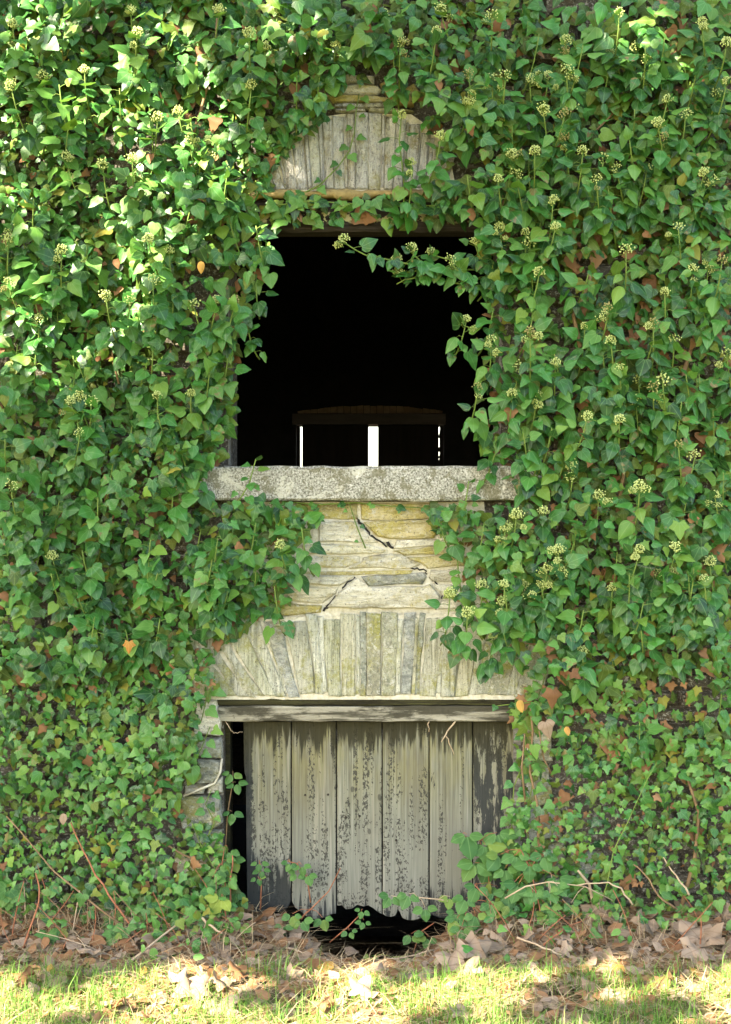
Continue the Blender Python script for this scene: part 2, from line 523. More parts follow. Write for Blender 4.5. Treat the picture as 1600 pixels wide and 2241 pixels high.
def build_ground():
    xs = sorted(set([-200, -60, -20, -8, -5, -3.5] + [round(-2.6 + 0.06 * i, 3) for i in range(88)] + [3.5, 5, 8, 20, 60, 200]))
    ys = sorted(set([-200, -60, -20, -9, -6, -4, -3] + [round(-2.2 + 0.06 * i, 3) for i in range(46)] + [1.2, 2, 4, 6, 9, 20, 60, 200]))
    mb = MB()
    V = [(x, y, ground_z(x, y) if abs(x) < 9 and abs(y) < 9.5 else 0.0) for y in ys for x in xs]
    nx = len(xs)
    mb.add(V, [(j * nx + i, j * nx + i + 1, (j + 1) * nx + i + 1, (j + 1) * nx + i) for j in range(len(ys) - 1) for i in range(nx - 1)])
    put('ground', mb.mesh('ground', [M['soil']]), kind='structure')


build_ground()

# ---------------------------------------------------------------- the barn
barn = thing('stone_barn', (0, 0, 0), 'derelict stone barn with a dark open hatch above a rotten plank door', 'barn')
TH = 0.45                                                   # wall thickness


def W(px, py):
    v = P(px, py)
    return v.x, v.z


win = (*W(498, 1022), *W(1100, 440))        # the head of the opening rises behind its lintel                        # x0 z0 x1 z1
dor = (*W(488, 2110), *W(1142, 1540))
dor = (dor[0], dor[1] - 0.25, dor[2], dor[3])


def grid_wall(name, xs, zs, y0, y1, holes, mat, parent):
    """a wall with openings: faces and reveals, no inner faces"""
    mb = MB()
    solid = lambda i, j: 0 <= i < len(xs) - 1 and 0 <= j < len(zs) - 1 and not any(
        h[0] - 1e-4 <= xs[i] and xs[i + 1] <= h[2] + 1e-4 and h[1] - 1e-4 <= zs[j] and zs[j + 1] <= h[3] + 1e-4 for h in holes)
    for i in range(len(xs) - 1):
        for j in range(len(zs) - 1):
            if not solid(i, j):
                continue
            a, b, c, d = xs[i], xs[i + 1], zs[j], zs[j + 1]
            mb.add([(a, y0, c), (b, y0, c), (b, y0, d), (a, y0, d)], [(0, 1, 2, 3)])
            mb.add([(a, y1, c), (b, y1, c), (b, y1, d), (a, y1, d)], [(3, 2, 1, 0)])
            if not solid(i - 1, j):
                mb.add([(a, y0, c), (a, y1, c), (a, y1, d), (a, y0, d)], [(3, 2, 1, 0)])
            if not solid(i + 1, j):
                mb.add([(b, y0, c), (b, y1, c), (b, y1, d), (b, y0, d)], [(0, 1, 2, 3)])
            if not solid(i, j - 1):
                mb.add([(a, y0, c), (b, y0, c), (b, y1, c), (a, y1, c)], [(3, 2, 1, 0)])
            if not solid(i, j + 1):
                mb.add([(a, y0, d), (b, y0, d), (b, y1, d), (a, y1, d)], [(0, 1, 2, 3)])
    return put(name, mb.mesh(name, [mat], smooth=False), parent)


BX, BZ, BY = 5.0, 5.2, 5.6
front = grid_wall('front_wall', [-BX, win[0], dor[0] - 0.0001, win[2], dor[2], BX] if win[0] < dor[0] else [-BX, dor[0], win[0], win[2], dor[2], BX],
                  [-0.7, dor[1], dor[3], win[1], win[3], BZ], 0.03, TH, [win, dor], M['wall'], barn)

# back wall with its double doors ajar against the sky
back_y = BY
bo0, bo1 = P(648, 928, back_y), P(972, 1500, back_y)
hole = (bo0.x, -0.2, bo1.x, bo0.z)
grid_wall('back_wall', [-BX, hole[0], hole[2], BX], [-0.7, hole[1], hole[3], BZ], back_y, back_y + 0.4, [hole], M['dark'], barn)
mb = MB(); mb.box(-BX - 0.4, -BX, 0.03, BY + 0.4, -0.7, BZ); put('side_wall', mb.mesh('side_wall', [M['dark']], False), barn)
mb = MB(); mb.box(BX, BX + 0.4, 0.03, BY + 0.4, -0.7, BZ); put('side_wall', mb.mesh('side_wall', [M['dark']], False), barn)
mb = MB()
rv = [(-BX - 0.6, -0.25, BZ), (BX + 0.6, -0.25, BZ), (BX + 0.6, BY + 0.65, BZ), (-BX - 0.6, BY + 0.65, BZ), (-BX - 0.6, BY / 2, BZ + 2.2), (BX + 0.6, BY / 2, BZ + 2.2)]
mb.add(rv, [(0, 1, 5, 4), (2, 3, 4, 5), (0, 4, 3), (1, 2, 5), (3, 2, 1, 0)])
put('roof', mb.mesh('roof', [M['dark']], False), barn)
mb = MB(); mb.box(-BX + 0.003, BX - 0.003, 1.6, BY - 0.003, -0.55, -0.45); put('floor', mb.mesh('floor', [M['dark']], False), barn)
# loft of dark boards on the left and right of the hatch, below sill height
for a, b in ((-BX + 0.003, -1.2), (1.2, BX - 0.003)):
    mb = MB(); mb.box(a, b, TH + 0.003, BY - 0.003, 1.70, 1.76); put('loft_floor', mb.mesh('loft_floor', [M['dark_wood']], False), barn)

bdoor = put('back_door', None, barn)
bdoor.location = (0, back_y, 0)
bdoor.empty_display_size = 0.1
bdoor.matrix_parent_inverse = Matrix.Identity(4)


def bslab(name, px0, px1, py0, z1, y0, y1, mat):
    a, b = P(px0, py0, back_y), P(px1, py0, back_y)
    mb = MB(); mb.box(a.x, b.x, y0, y1, z1, a.z, 0)
    o = put(name, mb.mesh(name, [mat], False), bdoor)
    o.matrix_parent_inverse = Matrix.Translation((0, -back_y, 0))
    return o


bslab('door_leaf', 661, 806.5, 928.3, -0.05, back_y + 0.05, back_y + 0.09, M['dark_wood'])
bslab('door_leaf', 827.5, 961.2, 928.3, -0.05, back_y + 0.055, back_y + 0.095, M['dark_wood'])
bslab('door_post', 645, 655.5, 930, -0.05, back_y + 0.1, back_y + 0.16, M['dark_wood'])
# ragged hanging strip on the right: the light only comes through in bits
mb = MB()
z1, x0, x1 = bo0.z, P(963.8, 0, back_y).x, P(975, 0, back_y).x
pts = [(930, 0), (938, 0.6), (946, -0.8), (955, -2.6), (958, -0.6), (975, -0.2), (980, -2.8), (985, -2.7), (990, 0.6), (996, -1.0), (999, -2.8), (1003, -0.8), (1008, -2.8), (1300, -2.9)]
V, Fc = [], []
for py, dx in pts:
    xx = P(964 + dx, py, back_y).x
    zz = P(964, py, back_y).z
    V += [(xx, back_y + 0.1, zz), (x1, back_y + 0.1, zz), (xx, back_y + 0.13, zz), (x1, back_y + 0.13, zz)]
for i in range(len(pts) - 1):
    a, b = i * 4, i * 4 + 4
    Fc += [(a, a + 1, b + 1, b), (a + 2, b + 2, b + 3, a + 3), (a, b, b + 2, a + 2), (a + 1, a + 3, b + 3, b + 1)]
mb.add(V, Fc)
o = put('door_post', mb.mesh('door_post', [M['dark_wood']], False), bdoor); o.matrix_parent_inverse = Matrix.Translation((0, -back_y, 0))
# its timber lintel and the rough stone arch above
mb = MB()
a, b = P(640, 906, back_y - 0.02), P(975, 929, back_y - 0.02)
mb.box(a.x, b.x, back_y - 0.06, back_y - 0.003, b.z, a.z)
put('back_lintel', mb.mesh('back_lintel', [M['interior_wood']], False), barn)
for i in range(22):
    t0, t1 = i / 22, (i + 1) / 22
    mb = MB()
    xa, xb = 652 + t0 * 316, 652 + t1 * 316
    top = lambda t: 905 - 12 * (1 - (2 * t - 1) ** 2) - 3 - R.uniform(0, 2)
    q = [P(xa + 0.5, 905, back_y), P(xb - 0.5, 905, back_y), P(xb - 0.5, top(t1), back_y), P(xa + 0.5, top(t0), back_y)]
    dpt = R.uniform(0.05, 0.11)
    V = [(v.x, back_y - dpt, v.z) for v in q] + [(v.x, back_y - 0.002, v.z) for v in q]
    mb.add(V, [(0, 1, 2, 3), (0, 4, 5, 1), (1, 5, 6, 2), (2, 6, 7, 3), (3, 7, 4, 0)])
    put('arch_stone', mb.mesh('arch_stone', [M['interior_stone']], False), barn)


def stone(poly, front, back, mat, parent, name='stone', dome=0.012, shrink=0.6, jit=1.6, seg=20.0):
    """one stone from its outline on the wall face: rim, chamfer and an uneven domed front"""
    pts = []
    n = len(poly)
    for i in range(n):
        a, b = Vector(poly[i]), Vector(poly[(i + 1) % n])
        k = max(1, min(4, int((b - a).length / seg)))
        for j in range(k):
            q = a.lerp(b, j / k)
            if j:
                q += Vector((R.uniform(-jit, jit), R.uniform(-jit, jit)))
            pts.append(q)
    c = sum(pts, Vector((0, 0))) / len(pts)
    w = max(p.x for p in pts) - min(p.x for p in pts)
    h = max(p.y for p in pts) - min(p.y for p in pts)
    n = len(pts)
    rings = []
    tilt = (R.uniform(-1, 1) * dome * 0.5, R.uniform(-1, 1) * dome * 0.5)
    for ins, y in ((shrink, back), (shrink, front + dome), (shrink + 3.0, front), (shrink + min(w, h) * 0.25, front - dome * 0.25)):
        ring = []
        for p in pts:
            d = c - p
            sx = min(ins, abs(d.x) * 0.7) * (1 if d.x > 0 else -1)
            sy = min(ins, abs(d.y) * 0.7) * (1 if d.y > 0 else -1)
            q = Vector((p.x + sx * (w / max(w, h)) ** 0.3, p.y + sy * (h / max(w, h)) ** 0.3))
            yy = y
            if y != back:
                yy += R.uniform(-1, 1) * dome * 0.22 + tilt[0] * (q.x - c.x) / w + tilt[1] * (q.y - c.y) / h
            x_, z_ = W(q.x, q.y)
            ring.append((x_, yy, z_))
        rings.append(ring)
    V = [v for r in rings for v in r]
    Fc = []
    for r in range(3):
        for i in range(n):
            j = (i + 1) % n
            Fc.append((r * n + i, (r + 1) * n + i, (r + 1) * n + j, r * n + j))
    x_, z_ = W(c.x, c.y)
    V.append((x_, front - dome * 0.35, z_))
    for i in range(n):
        Fc.append((3 * n + i, 4 * n, 3 * n + (i + 1) % n))
    mb = MB()
    mb.add(V, Fc)
    me = mb.mesh(name, [mat], smooth=False)
    return put(name, me, parent)


def slabmesh(poly, y0, y1, mat, name, parent, step=30):
    mb = MB()
    n = len(poly)
    V = [(*[W(*p)[0]], y0, W(*p)[1]) for p in poly] + [(W(*p)[0], y1, W(*p)[1]) for p in poly]
    mb.add(V, [tuple(range(n))[::-1], tuple(range(n, 2 * n))] + [(i, (i + 1) % n, n + (i + 1) % n, n + i) for i in range(n)])
    return put(name, mb.mesh(name, [mat], False), parent)


# coursed slate between the sill and the door arch (outlines on the wall face)
mortar = slabmesh([(560, 1098), (1060, 1098), (1075, 1350), (545, 1362)], 0.012, 0.029, M['mortar'], 'masonry_panel', barn)
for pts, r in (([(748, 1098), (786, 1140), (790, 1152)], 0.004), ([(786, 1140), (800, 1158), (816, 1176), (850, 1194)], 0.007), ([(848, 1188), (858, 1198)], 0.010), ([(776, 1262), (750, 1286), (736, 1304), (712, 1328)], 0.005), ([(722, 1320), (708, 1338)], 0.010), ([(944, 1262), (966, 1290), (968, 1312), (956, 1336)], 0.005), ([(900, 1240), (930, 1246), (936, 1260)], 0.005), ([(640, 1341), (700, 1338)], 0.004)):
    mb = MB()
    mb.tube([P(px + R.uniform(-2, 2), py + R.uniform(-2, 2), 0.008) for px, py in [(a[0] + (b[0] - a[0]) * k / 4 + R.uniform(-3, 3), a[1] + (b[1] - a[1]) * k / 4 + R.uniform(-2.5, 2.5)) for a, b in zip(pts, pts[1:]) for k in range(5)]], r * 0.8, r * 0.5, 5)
    put('crack_shade', mb.mesh('crack_shade', [M['dark']]), mortar)  # dark tubes laid along the cracks in place of their shade
cs = lambda pts: [(380 + x * 0.5375, 1000 + y * 0.5378) for x, y in pts]
COURSES = [
    ('slate_yellow', 0.004, [(500, 186), (752, 186), (750, 212), (752, 254), (500, 250)]),
    ('slate_yellow', -0.002, [(760, 190), (1075, 186), (1062, 250), (900, 262), (762, 256)]),
    ('slate_h', -0.004, [(590, 266), (742, 262), (788, 300), (800, 322), (836, 350), (780, 352), (590, 346)]),
    ('slate_yellow', -0.012, [(772, 264), (1066, 256), (1080, 300), (1060, 330), (880, 334), (828, 324)]),
    ('slate_h', 0.002, [(904, 338), (1075, 332), (1100, 356), (892, 374)]),
    ('slate_key', 0.014, [(844, 340), (886, 342), (880, 374), (842, 364)]),
    ('slate_h', -0.002, [(520, 358), (790, 355), (866, 380), (852, 392), (530, 398)]),
    ('slate_yellow', -0.006, [(892, 382), (1100, 360), (1160, 398), (938, 402), (920, 392)]),
    ('slate_h', 0.004, [(470, 402), (760, 402), (760, 428), (700, 452), (470, 458)]),
    ('slate_h', 0.000, [(770, 408), (880, 392), (926, 392), (1006, 440), (968, 456), (712, 456), (764, 432)]),
    ('slate_yellow', -0.004, [(948, 406), (1190, 402), (1190, 446), (1034, 456), (1010, 436)]),
    ('slate_yellow', 0.006, [(470, 462), (980, 460), (970, 476), (752, 482), (470, 474)]),
    ('slate_h', -0.004, [(460, 478), (738, 482), (694, 516), (676, 526), (460, 520)]),
    ('slate_grey', 0.000, [(762, 486), (1020, 468), (1034, 486), (1014, 520), (790, 526)]),
    ('slate_h', 0.002, [(1044, 460), (1195, 452), (1190, 514), (1052, 510), (1036, 490)]),
    ('slate_h', -0.003, [(430, 526), (672, 530), (662, 556), (608, 598), (430, 586)]),
    ('slate_h', -0.014, [(670, 552), (742, 490), (786, 532), (1030, 524), (1046, 514), (1086, 566), (1066, 616), (860, 618), (624, 612), (650, 580)]),
    ('slate_h', 0.001, [(1054, 516), (1185, 518), (1175, 622), (1076, 622), (1094, 566)]),
    ('slate_yellow', -0.006, [(400, 592), (606, 604), (600, 634), (420, 648), (330, 652), (350, 622)]),
]
for m, fr, pts in COURSES:
    stone(cs(pts), fr, 0.0125, M[m], mortar, dome=0.013, shrink=0.35, jit=2.4, seg=26)

# the flat arch over the door: slates on edge, fanned towards the left
arch = slabmesh([(425, 1375), (540, 1352), (1060, 1342), (1150, 1385), (1196, 1440), (1186, 1531), (425, 1531)], -0.001, 0.0285, M['mortar'], 'door_arch', barn)


def lean(x):
    if x < 800:
        return -0.72 * ((800 - x) / 226) ** 2.4 if x < 790 else 0
    return 0.30 * ((x - 820) / 300) ** 1.2 if x > 820 else 0


bx = [60, 105, 150, 198, 250, 272, 312, 365, 404, 418, 462, 528, 562, 582, 640, 698, 716, 744, 806, 868, 892, 935, 950, 972, 1040, 1058, 1122, 1180, 1206, 1262, 1340, 1375, 1440, 1490]
for i in range(len(bx) - 1):
    a, b = 420 + bx[i] * 0.5125, 420 + bx[i + 1] * 0.5125
    key = bx[i] in (744, 806)
    yb0 = 1524 + R.uniform(-7, 3)
    yt = 1346 + R.uniform(-9, 10)
    yt += ((a - 830) / 330) ** 2 * 13
    if a < 545:
        yt += (545 - a) * 0.5
    if a > 1060:
        yt += (a - 1060) * 0.35
    if key:
        yt = 1340 + R.uniform(-3, 3)
    h = yb0 - yt
    ta, tb = a + max(-110, lean(a) * h), b + max(-110, lean(b) * h)
    mid = (yt + yb0) / 2
    bow = R.uniform(-3.5, 3.5)
    poly = [(a, yb0), (a + (ta - a) * 0.5 + bow, mid), (ta, yt + R.uniform(-3, 3)), (tb, yt), (b + (tb - b) * 0.5 + bow, mid + 5), (b, yb0 + R.uniform(-3, 3))]
    m = 'slate_key' if key or bx[i] in (1206, 1262, 1375) else ('slate_grey' if bx[i] in (418, 716, 892, 950) else 'slate_v')
    stone(poly, R.uniform(-0.014, -0.006) if not key else -0.014, -0.0005, M[m], arch, name='voussoir', dome=0.005 if not key else 0.010, shrink=0.25, jit=1.8, seg=30)

# relieving arch over the hatch
uarch = slabmesh([(590, 345), (640, 290), (690, 258), (760, 248), (900, 250), (950, 285), (985, 340), (1000, 425), (545, 425)], 0.000, 0.0285, M['mortar'], 'hatch_arch', barn)
cu = lambda x, y: (540 + x * 0.3375, 140 + y * 0.3376)
ux = [60, 125, 186, 250, 264, 330, 402, 424, 488, 510, 570, 640, 656, 706, 786, 868, 888, 950, 1010, 1026, 1096, 1160, 1180, 1250, 1300]
for i in range(len(ux) - 1):
    a, b = ux[i], ux[i + 1]
    key = a in (706, 786)
    yt = 318 + 0.0009 * ((a + b) / 2 - 760) ** 2  + (max(0, 440 - a) * 0.35) + (max(0, a - 1150) * 0.5) + R.uniform(-8, 8)
    l = 0.10 * (a - 760) / 500
    l2 = 0.10 * (b - 760) / 500
    yb0 = 812 + R.uniform(-8, 8)
    poly = [cu(a, yb0), cu(a + l * 240 + R.uniform(-5, 5), (yt + yb0) / 2), cu(a + l * 480, yt), cu(b + l2 * 480, yt + R.uniform(-6, 6)), cu(b + l2 * 240 + R.uniform(-5, 5), (yt + yb0) / 2), cu(b, yb0)]
    m = 'slate_white' if key or a in (424, 570, 950) else 'slate_old'
    stone(poly, R.uniform(-0.016, -0.006), 0.0005, M[m], uarch, name='voussoir', dome=0.006, shrink=0.3, jit=1.0, seg=40)
# ledge stones above it, with a lump of sandy mortar, and the golden mortar bed below it
for m, fr, pts in [
    ('slate_old', -0.02, [(560, 262), (930, 256), (940, 284), (700, 296), (560, 290)]),
    ('slate_old', -0.020, [(570, 298), (660, 290), (770, 294), (775, 314), (660, 320), (575, 316)]),
    ('slate_key', -0.014, [(785, 292), (930, 286), (1040, 296), (1090, 312), (930, 316), (788, 314)]),
    ('slate_yellow', -0.014, [(520, 204), (840, 206), (930, 228), (940, 252), (560, 254)]),
    ('slate_h', -0.006, [(560, 150), (700, 130), (850, 140), (880, 172), (850, 200), (540, 200)]),
    ('slate_yellow', -0.004, [(1000, 170), (1090, 120), (1130, 190), (1120, 240), (1040, 206)]),
    ('slate_h', 0.0, [(640, 60), (830, 70), (830, 126), (640, 130)]),
]:
    stone([cu(*p) for p in pts], fr, 0.0286, M[m], uarch, dome=0.012, shrink=0.8)
for pts in ([(860, 124), (905, 108), (965, 140), (962, 180), (1000, 205), (1084, 230), (1088, 270), (960, 268), (930, 240), (905, 200)],):
    stone([cu(*p) for p in pts], -0.018, 0.0286, M['mortar_gold'], uarch, name='mortar_lump', dome=0.02, shrink=0.5, jit=3, seg=10)
mb = MB()
for i in range(60):
    xa, xb = 545 + i * 7.7, 545 + (i + 1) * 7.7
    y0_ = -0.03 - 0.012 * n2(i, 0, 0.4)
    ztop, zb = 417 + 6 * n2(i, 2, 0.35), 437 + 10 * n2(i, 5, 0.3)
    if i == 0:
        prev = None
    V = [(W(xa, ztop)[0], y0_ + 0.012, W(xa, ztop)[1]), (W(xa, (ztop + zb) / 2)[0], y0_ - 0.006 - 0.006 * n2(i, 9, 0.9), W(xa, (ztop + zb) / 2)[1]), (W(xa, zb)[0], y0_ + 0.006, W(xa, zb)[1]), (W(xa, zb)[0], 0.0286, W(xa, zb)[1]), (W(xa, ztop)[0], 0.0286, W(xa, ztop)[1])]
    o_ = len(mb.v)
    mb.add(V, [])
    if i:
        for k in range(5):
            mb.f.append((o_ - 5 + k, o_ - 5 + (k + 1) % 5, o_ + (k + 1) % 5, o_ + k)); mb.m.append(0)
put('mortar_bed', mb.mesh('mortar_bed', [M['mortar_gold']], True), barn)


def beam(name, px0, px1, py0, py1, y0, y1, mat, seg=26, rough=0.004, chamfer=0.006):
    """a timber or stone bar with uneven, softened edges"""
    x0, z1 = W(px0, py0)
    x1, z0 = W(px1, py1)
    mb = MB()
    prof = lambda s: [(y0 + chamfer, z0), (y1, z0), (y1, z1), (y0 + chamfer, z1), (y0, z1 - chamfer), (y0 - rough * 0.2, (z0 + z1) / 2), (y0, z0 + chamfer)]
    V = []
    for i in range(seg + 1):
        x = x0 + (x1 - x0) * i / seg
        for k, (yy, zz) in enumerate(prof(i)):
            e = 0 if k in (1, 2) else 1
            V.append((x, yy + e * rough * n2(x, zz, 9, 3 + k) * 0.8, zz + e * rough * n2(x, zz, 11, 13 + k)))
    n = 7
    Fc = [(i * n + k, i * n + (k + 1) % n, (i + 1) * n + (k + 1) % n, (i + 1) * n + k) for i in range(seg) for k in range(n)]
    Fc += [tuple(range(n)), tuple(seg * n + k for k in range(n))[::-1]]
    mb.add(V, Fc)
    me = mb.mesh(name, [mat], False)
    import bmesh
    bm = bmesh.new(); bm.from_mesh(me); bmesh.ops.recalc_face_normals(bm, faces=bm.faces); bm.to_mesh(me); bm.free()
    return put(name, me, barn)


beam('window_sill', 396, 1181, 1021, 1096, -0.075, 0.25, M['granite'], 40, 0.006, 0.010)
beam('hatch_lintel', 482, 1118, 439, 507.2, -0.006, 0.11, M['lintel'], 30, 0.008, 0.010)
beam('hatch_post', 484, 500, 512, 1020, 0.034, 0.12, M['post'], 4, 0.004, 0.004)
beam('hatch_post', 1098, 1114, 512, 1020, 0.034, 0.12, M['post'], 4, 0.004, 0.004)
beam('door_lintel', 478, 1160, 1545.5, 1578, -0.012, 0.16, M['beam'], 40, 0.004, 0.004)
beam('door_lintel', 474, 1160, 1527.5, 1544, 0.000, 0.16, M['beam_moss'], 40, 0.005, 0.004)
beam('door_post', 1126, 1146, 1580, 2040, 0.032, 0.14, M['post'], 4, 0.003, 0.004)
beam('door_post', 488, 499, 1580, 2080, 0.10, 0.2, M['beam_moss'], 4, 0.003, 0.003)

# the plank door
door = put('door', None, barn)
door.empty_display_size = 0.1
edges = [(533, 636.5, 541), (639, 735.5, 639), (737.6, 835.5, 737.6), (837.6, 938, 837.6), (940.4, 1033.5, 940.4), (1036, 1127, 1036)]
bots = [
    [(541, 1986), (552, 1993), (572, 1997), (588, 1999), (600, 1994), (612, 1996), (622, 1990), (630, 1986), (636.5, 1972)],
    [(639, 1972), (646, 1986), (660, 1996), (672, 2006), (690, 2012), (712, 2008), (724, 2001), (735.5, 1999)],
    [(737.6, 1982), (748, 1981), (757, 1990), (770, 1989), (782, 1980), (796, 1984), (806, 1981), (818, 1988), (828, 1996), (835.5, 2000)],
    [(837.6, 2000), (846, 2006), (858, 2007), (866, 2003), (871, 1990), (875, 1996), (880, 2008), (892, 2014), (906, 2014), (920, 2010), (938, 2004)],
    [(940.4, 2001), (950, 2004), (966, 2010), (985, 2008), (1005, 2012), (1033.5, 2006)],
    [(1036, 2006), (1060, 2010), (1090, 2004), (1127, 2010)],
]
tar = [(0.16, -0.10, 1), (-0.55, -0.10, 0), (-0.75, -0.12, 0), (-0.8, -0.12, 0), (0.0, -0.08, 0), (0.0, 0.16, 0)]
for i, ((xa, xb, xl), bot) in enumerate(zip(edges, bots)):
    yf = 0.058 + R.uniform(-0.004, 0.004)
    def wd(px, py):
        v = P(px, py, 0.06)
        return v.x, v.z
    outline = [(xb, 1579), (xa, 1579)] + ([(xa + 0.5, 1640), (535, 1690), (538, 1700), (539, 1800)] if i == 0 else [(xa, 1700), (xa + 0.6, 1850)]) + bot + [(xb, 1850), (xb, 1700)]
    cxp = sum(p[0] for p in outline) / len(outline)
    V = []
    n = len(outline)
    for ins, yy in ((0, yf + 0.022), (0, yf + 0.003), (1.2, yf)):
        for px, py in outline:
            q = px + (ins if px < cxp else -ins) if abs(px - cxp) > 20 else px
            x_, z_ = wd(q, py - (ins if py > 1950 else 0))
            V.append((x_, yy, z_))
    Fc = [(r * n + k, r * n + (k + 1) % n, (r + 1) * n + (k + 1) % n, (r + 1) * n + k) for r in range(2) for k in range(n)]
    Fc.append(tuple(2 * n + k for k in range(n)))
    Fc.append(tuple(range(n))[::-1])
    mb = MB(); mb.add(V, Fc)
    me = mb.mesh('plank', [M['door']], False)
    o = put('plank', me, door)
    o.matrix_parent_inverse = Matrix.Identity(4)
    o['tar_low'], o['tar'], o['tar_edge'] = [(0.21, -0.30), (0.03, -0.12), (-0.02, -0.14), (0.0, -0.14), (0.10, -0.1), (0.12, 0.16)][i][0], [-0.05, -0.16, -0.18, -0.16, -0.05, 0.085][i], (wd(541, 0)[0] if i == 0 else -9.0)
for k, py in enumerate((1660, 1900)):
    mb = MB()
    a, b = P(545, py - 22, 0.09), P(1120, py + 22, 0.09)
    mb.box(a.x, b.x, 0.088, 0.112, b.z, a.z)
    o = put('ledge', mb.mesh('ledge', [M['dark_wood']], False), door)
    o.matrix_parent_inverse = Matrix.Identity(4)
mb = MB()
for px, py in ((757, 1789), (787, 1786), (668, 1740), (867, 1839), (718, 1739)):
    c = P(px, py, 0.055)
    mb.tube([c + Vector((0, 0.006, 0)), c + Vector((0, -0.003, 0))], 0.006, 0.005, 6)
o = put('nail_heads', mb.mesh('nail_heads', [M['dark_wood']]), door, kind='stuff'); o.matrix_parent_inverse = Matrix.Identity(4)

# jamb stones left and right of the door, part hidden by the ivy
for m, fr, pts in [
    ('slate_h', -0.03, [(420, 1478), (474, 1484), (476, 1524), (424, 1530)]),
    ('slate_h', -0.020, [(430, 1536), (476, 1530), (486, 1580), (482, 1612), (424, 1608)]),
    ('slate_grey', -0.014, [(424, 1614), (484, 1614), (488, 1660), (426, 1656)]),
    ('slate_grey', -0.026, [(432, 1662), (486, 1664), (484, 1696), (470, 1712), (430, 1716)]),
    ('slate_h', -0.006, [(404, 1722), (450, 1718), (446, 1738), (402, 1740)]),
    ('slate_h', -0.006, [(456, 1716), (488, 1698), (488, 1736), (452, 1738)]),
    ('slate_grey', -0.030, [(396, 1744), (484, 1742), (489, 1800), (470, 1814), (398, 1812)]),
    ('slate_grey', -0.020, [(412, 1818), (486, 1818), (490, 1868), (420, 1872)]),
    ('slate_h', -0.010, [(380, 1878), (484, 1874), (488, 1916), (384, 1918)]),
    ('slate_grey', -0.020, [(330, 1880), (374, 1878), (378, 1924), (322, 1926)]),
    ('slate_grey', -0.016, [(420, 1924), (488, 1922), (490, 1980), (424, 1984)]),
    ('slate_grey', -0.016, [(428, 1988), (488, 1986), (490, 2034), (424, 2036)]),
    ('slate_grey', -0.004, [(1152, 1680), (1204, 1676), (1210, 1760), (1156, 1768)]),
    ('slate_grey', -0.010, [(1150, 1774), (1224, 1770), (1230, 1836), (1154, 1842)]),
    ('slate_grey', -0.018, [(1160, 1850), (1236, 1846), (1240, 1900), (1156, 1912)]),
    ('slate_grey', -0.022, [(1246, 1862), (1320, 1866), (1318, 1908), (1248, 1914)]),
    ('slate_grey', -0.010, [(1152, 1920), (1260, 1918), (1262, 1980), (1156, 1986)]),
    ('slate_h', -0.004, [(1152, 1590), (1210, 1586), (1212, 1668), (1156, 1670)]),
]:
    stone(pts, fr, 0.0305, M[m], barn, name='jamb_stone', dome=0.018, shrink=0.8, jit=2.5)
for px, py, s in ((452, 1706, 1), (470, 1640, 2)):
    pass
mb = MB()
mb.tube([P(402, 1742, -0.02), P(436, 1728, -0.03), P(470, 1714, -0.03), P(482, 1690, -0.025), P(486, 1660, -0.02)], 0.007, 0.005, 6)
put('mortar_ridge', mb.mesh('mortar_ridge', [M['mortar']]), barn)

EXPOSED = {
    'arch': [(800, 165), (835, 160), (905, 180), (908, 235), (926, 262), (938, 308), (956, 350), (955, 400), (940, 425), (700, 428), (585, 425), (590, 395), (630, 365), (660, 335), (672, 310), (712, 288), (728, 250), (745, 218), (790, 205)],
    'hatch': [(590, 505), (612, 512), (640, 525), (700, 506), (1050, 506), (1062, 560), (1050, 640), (1070, 680), (1070, 740), (1062, 800), (1035, 860), (1055, 905), (1035, 960), (1035, 1012), (1100, 1010), (1118, 1022), (1105, 1085), (1080, 1098), (935, 1100), (955, 1165), (985, 1200), (1022, 1235), (1015, 1280), (985, 1300), (1000, 1345), (1050, 1395), (1100, 1405), (1130, 1440), (1145, 1455), (1158, 1485), (1146, 1515), (1115, 1545), (1115, 1575), (1125, 1640), (1135, 1700), (1112, 1760), (1100, 1850), (1080, 1930), (1060, 2120), (520, 2120), (505, 1960), (490, 1900), (492, 1830), (440, 1800), (405, 1790), (402, 1740), (432, 1700), (432, 1640), (425, 1590), (445, 1545), (480, 1500), (462, 1470), (492, 1410), (540, 1392), (560, 1358), (632, 1335), (628, 1300), (640, 1255), (634, 1215), (672, 1190), (700, 1145), (700, 1112), (600, 1090), (560, 1092), (470, 1092), (450, 1024), (500, 1014), (500, 930), (520, 880), (505, 850), (515, 800), (540, 750), (552, 700), (572, 640), (592, 590)],
}


def exposed(px, py):
    return any(inside(p, px, py) for p in EXPOSED.values())


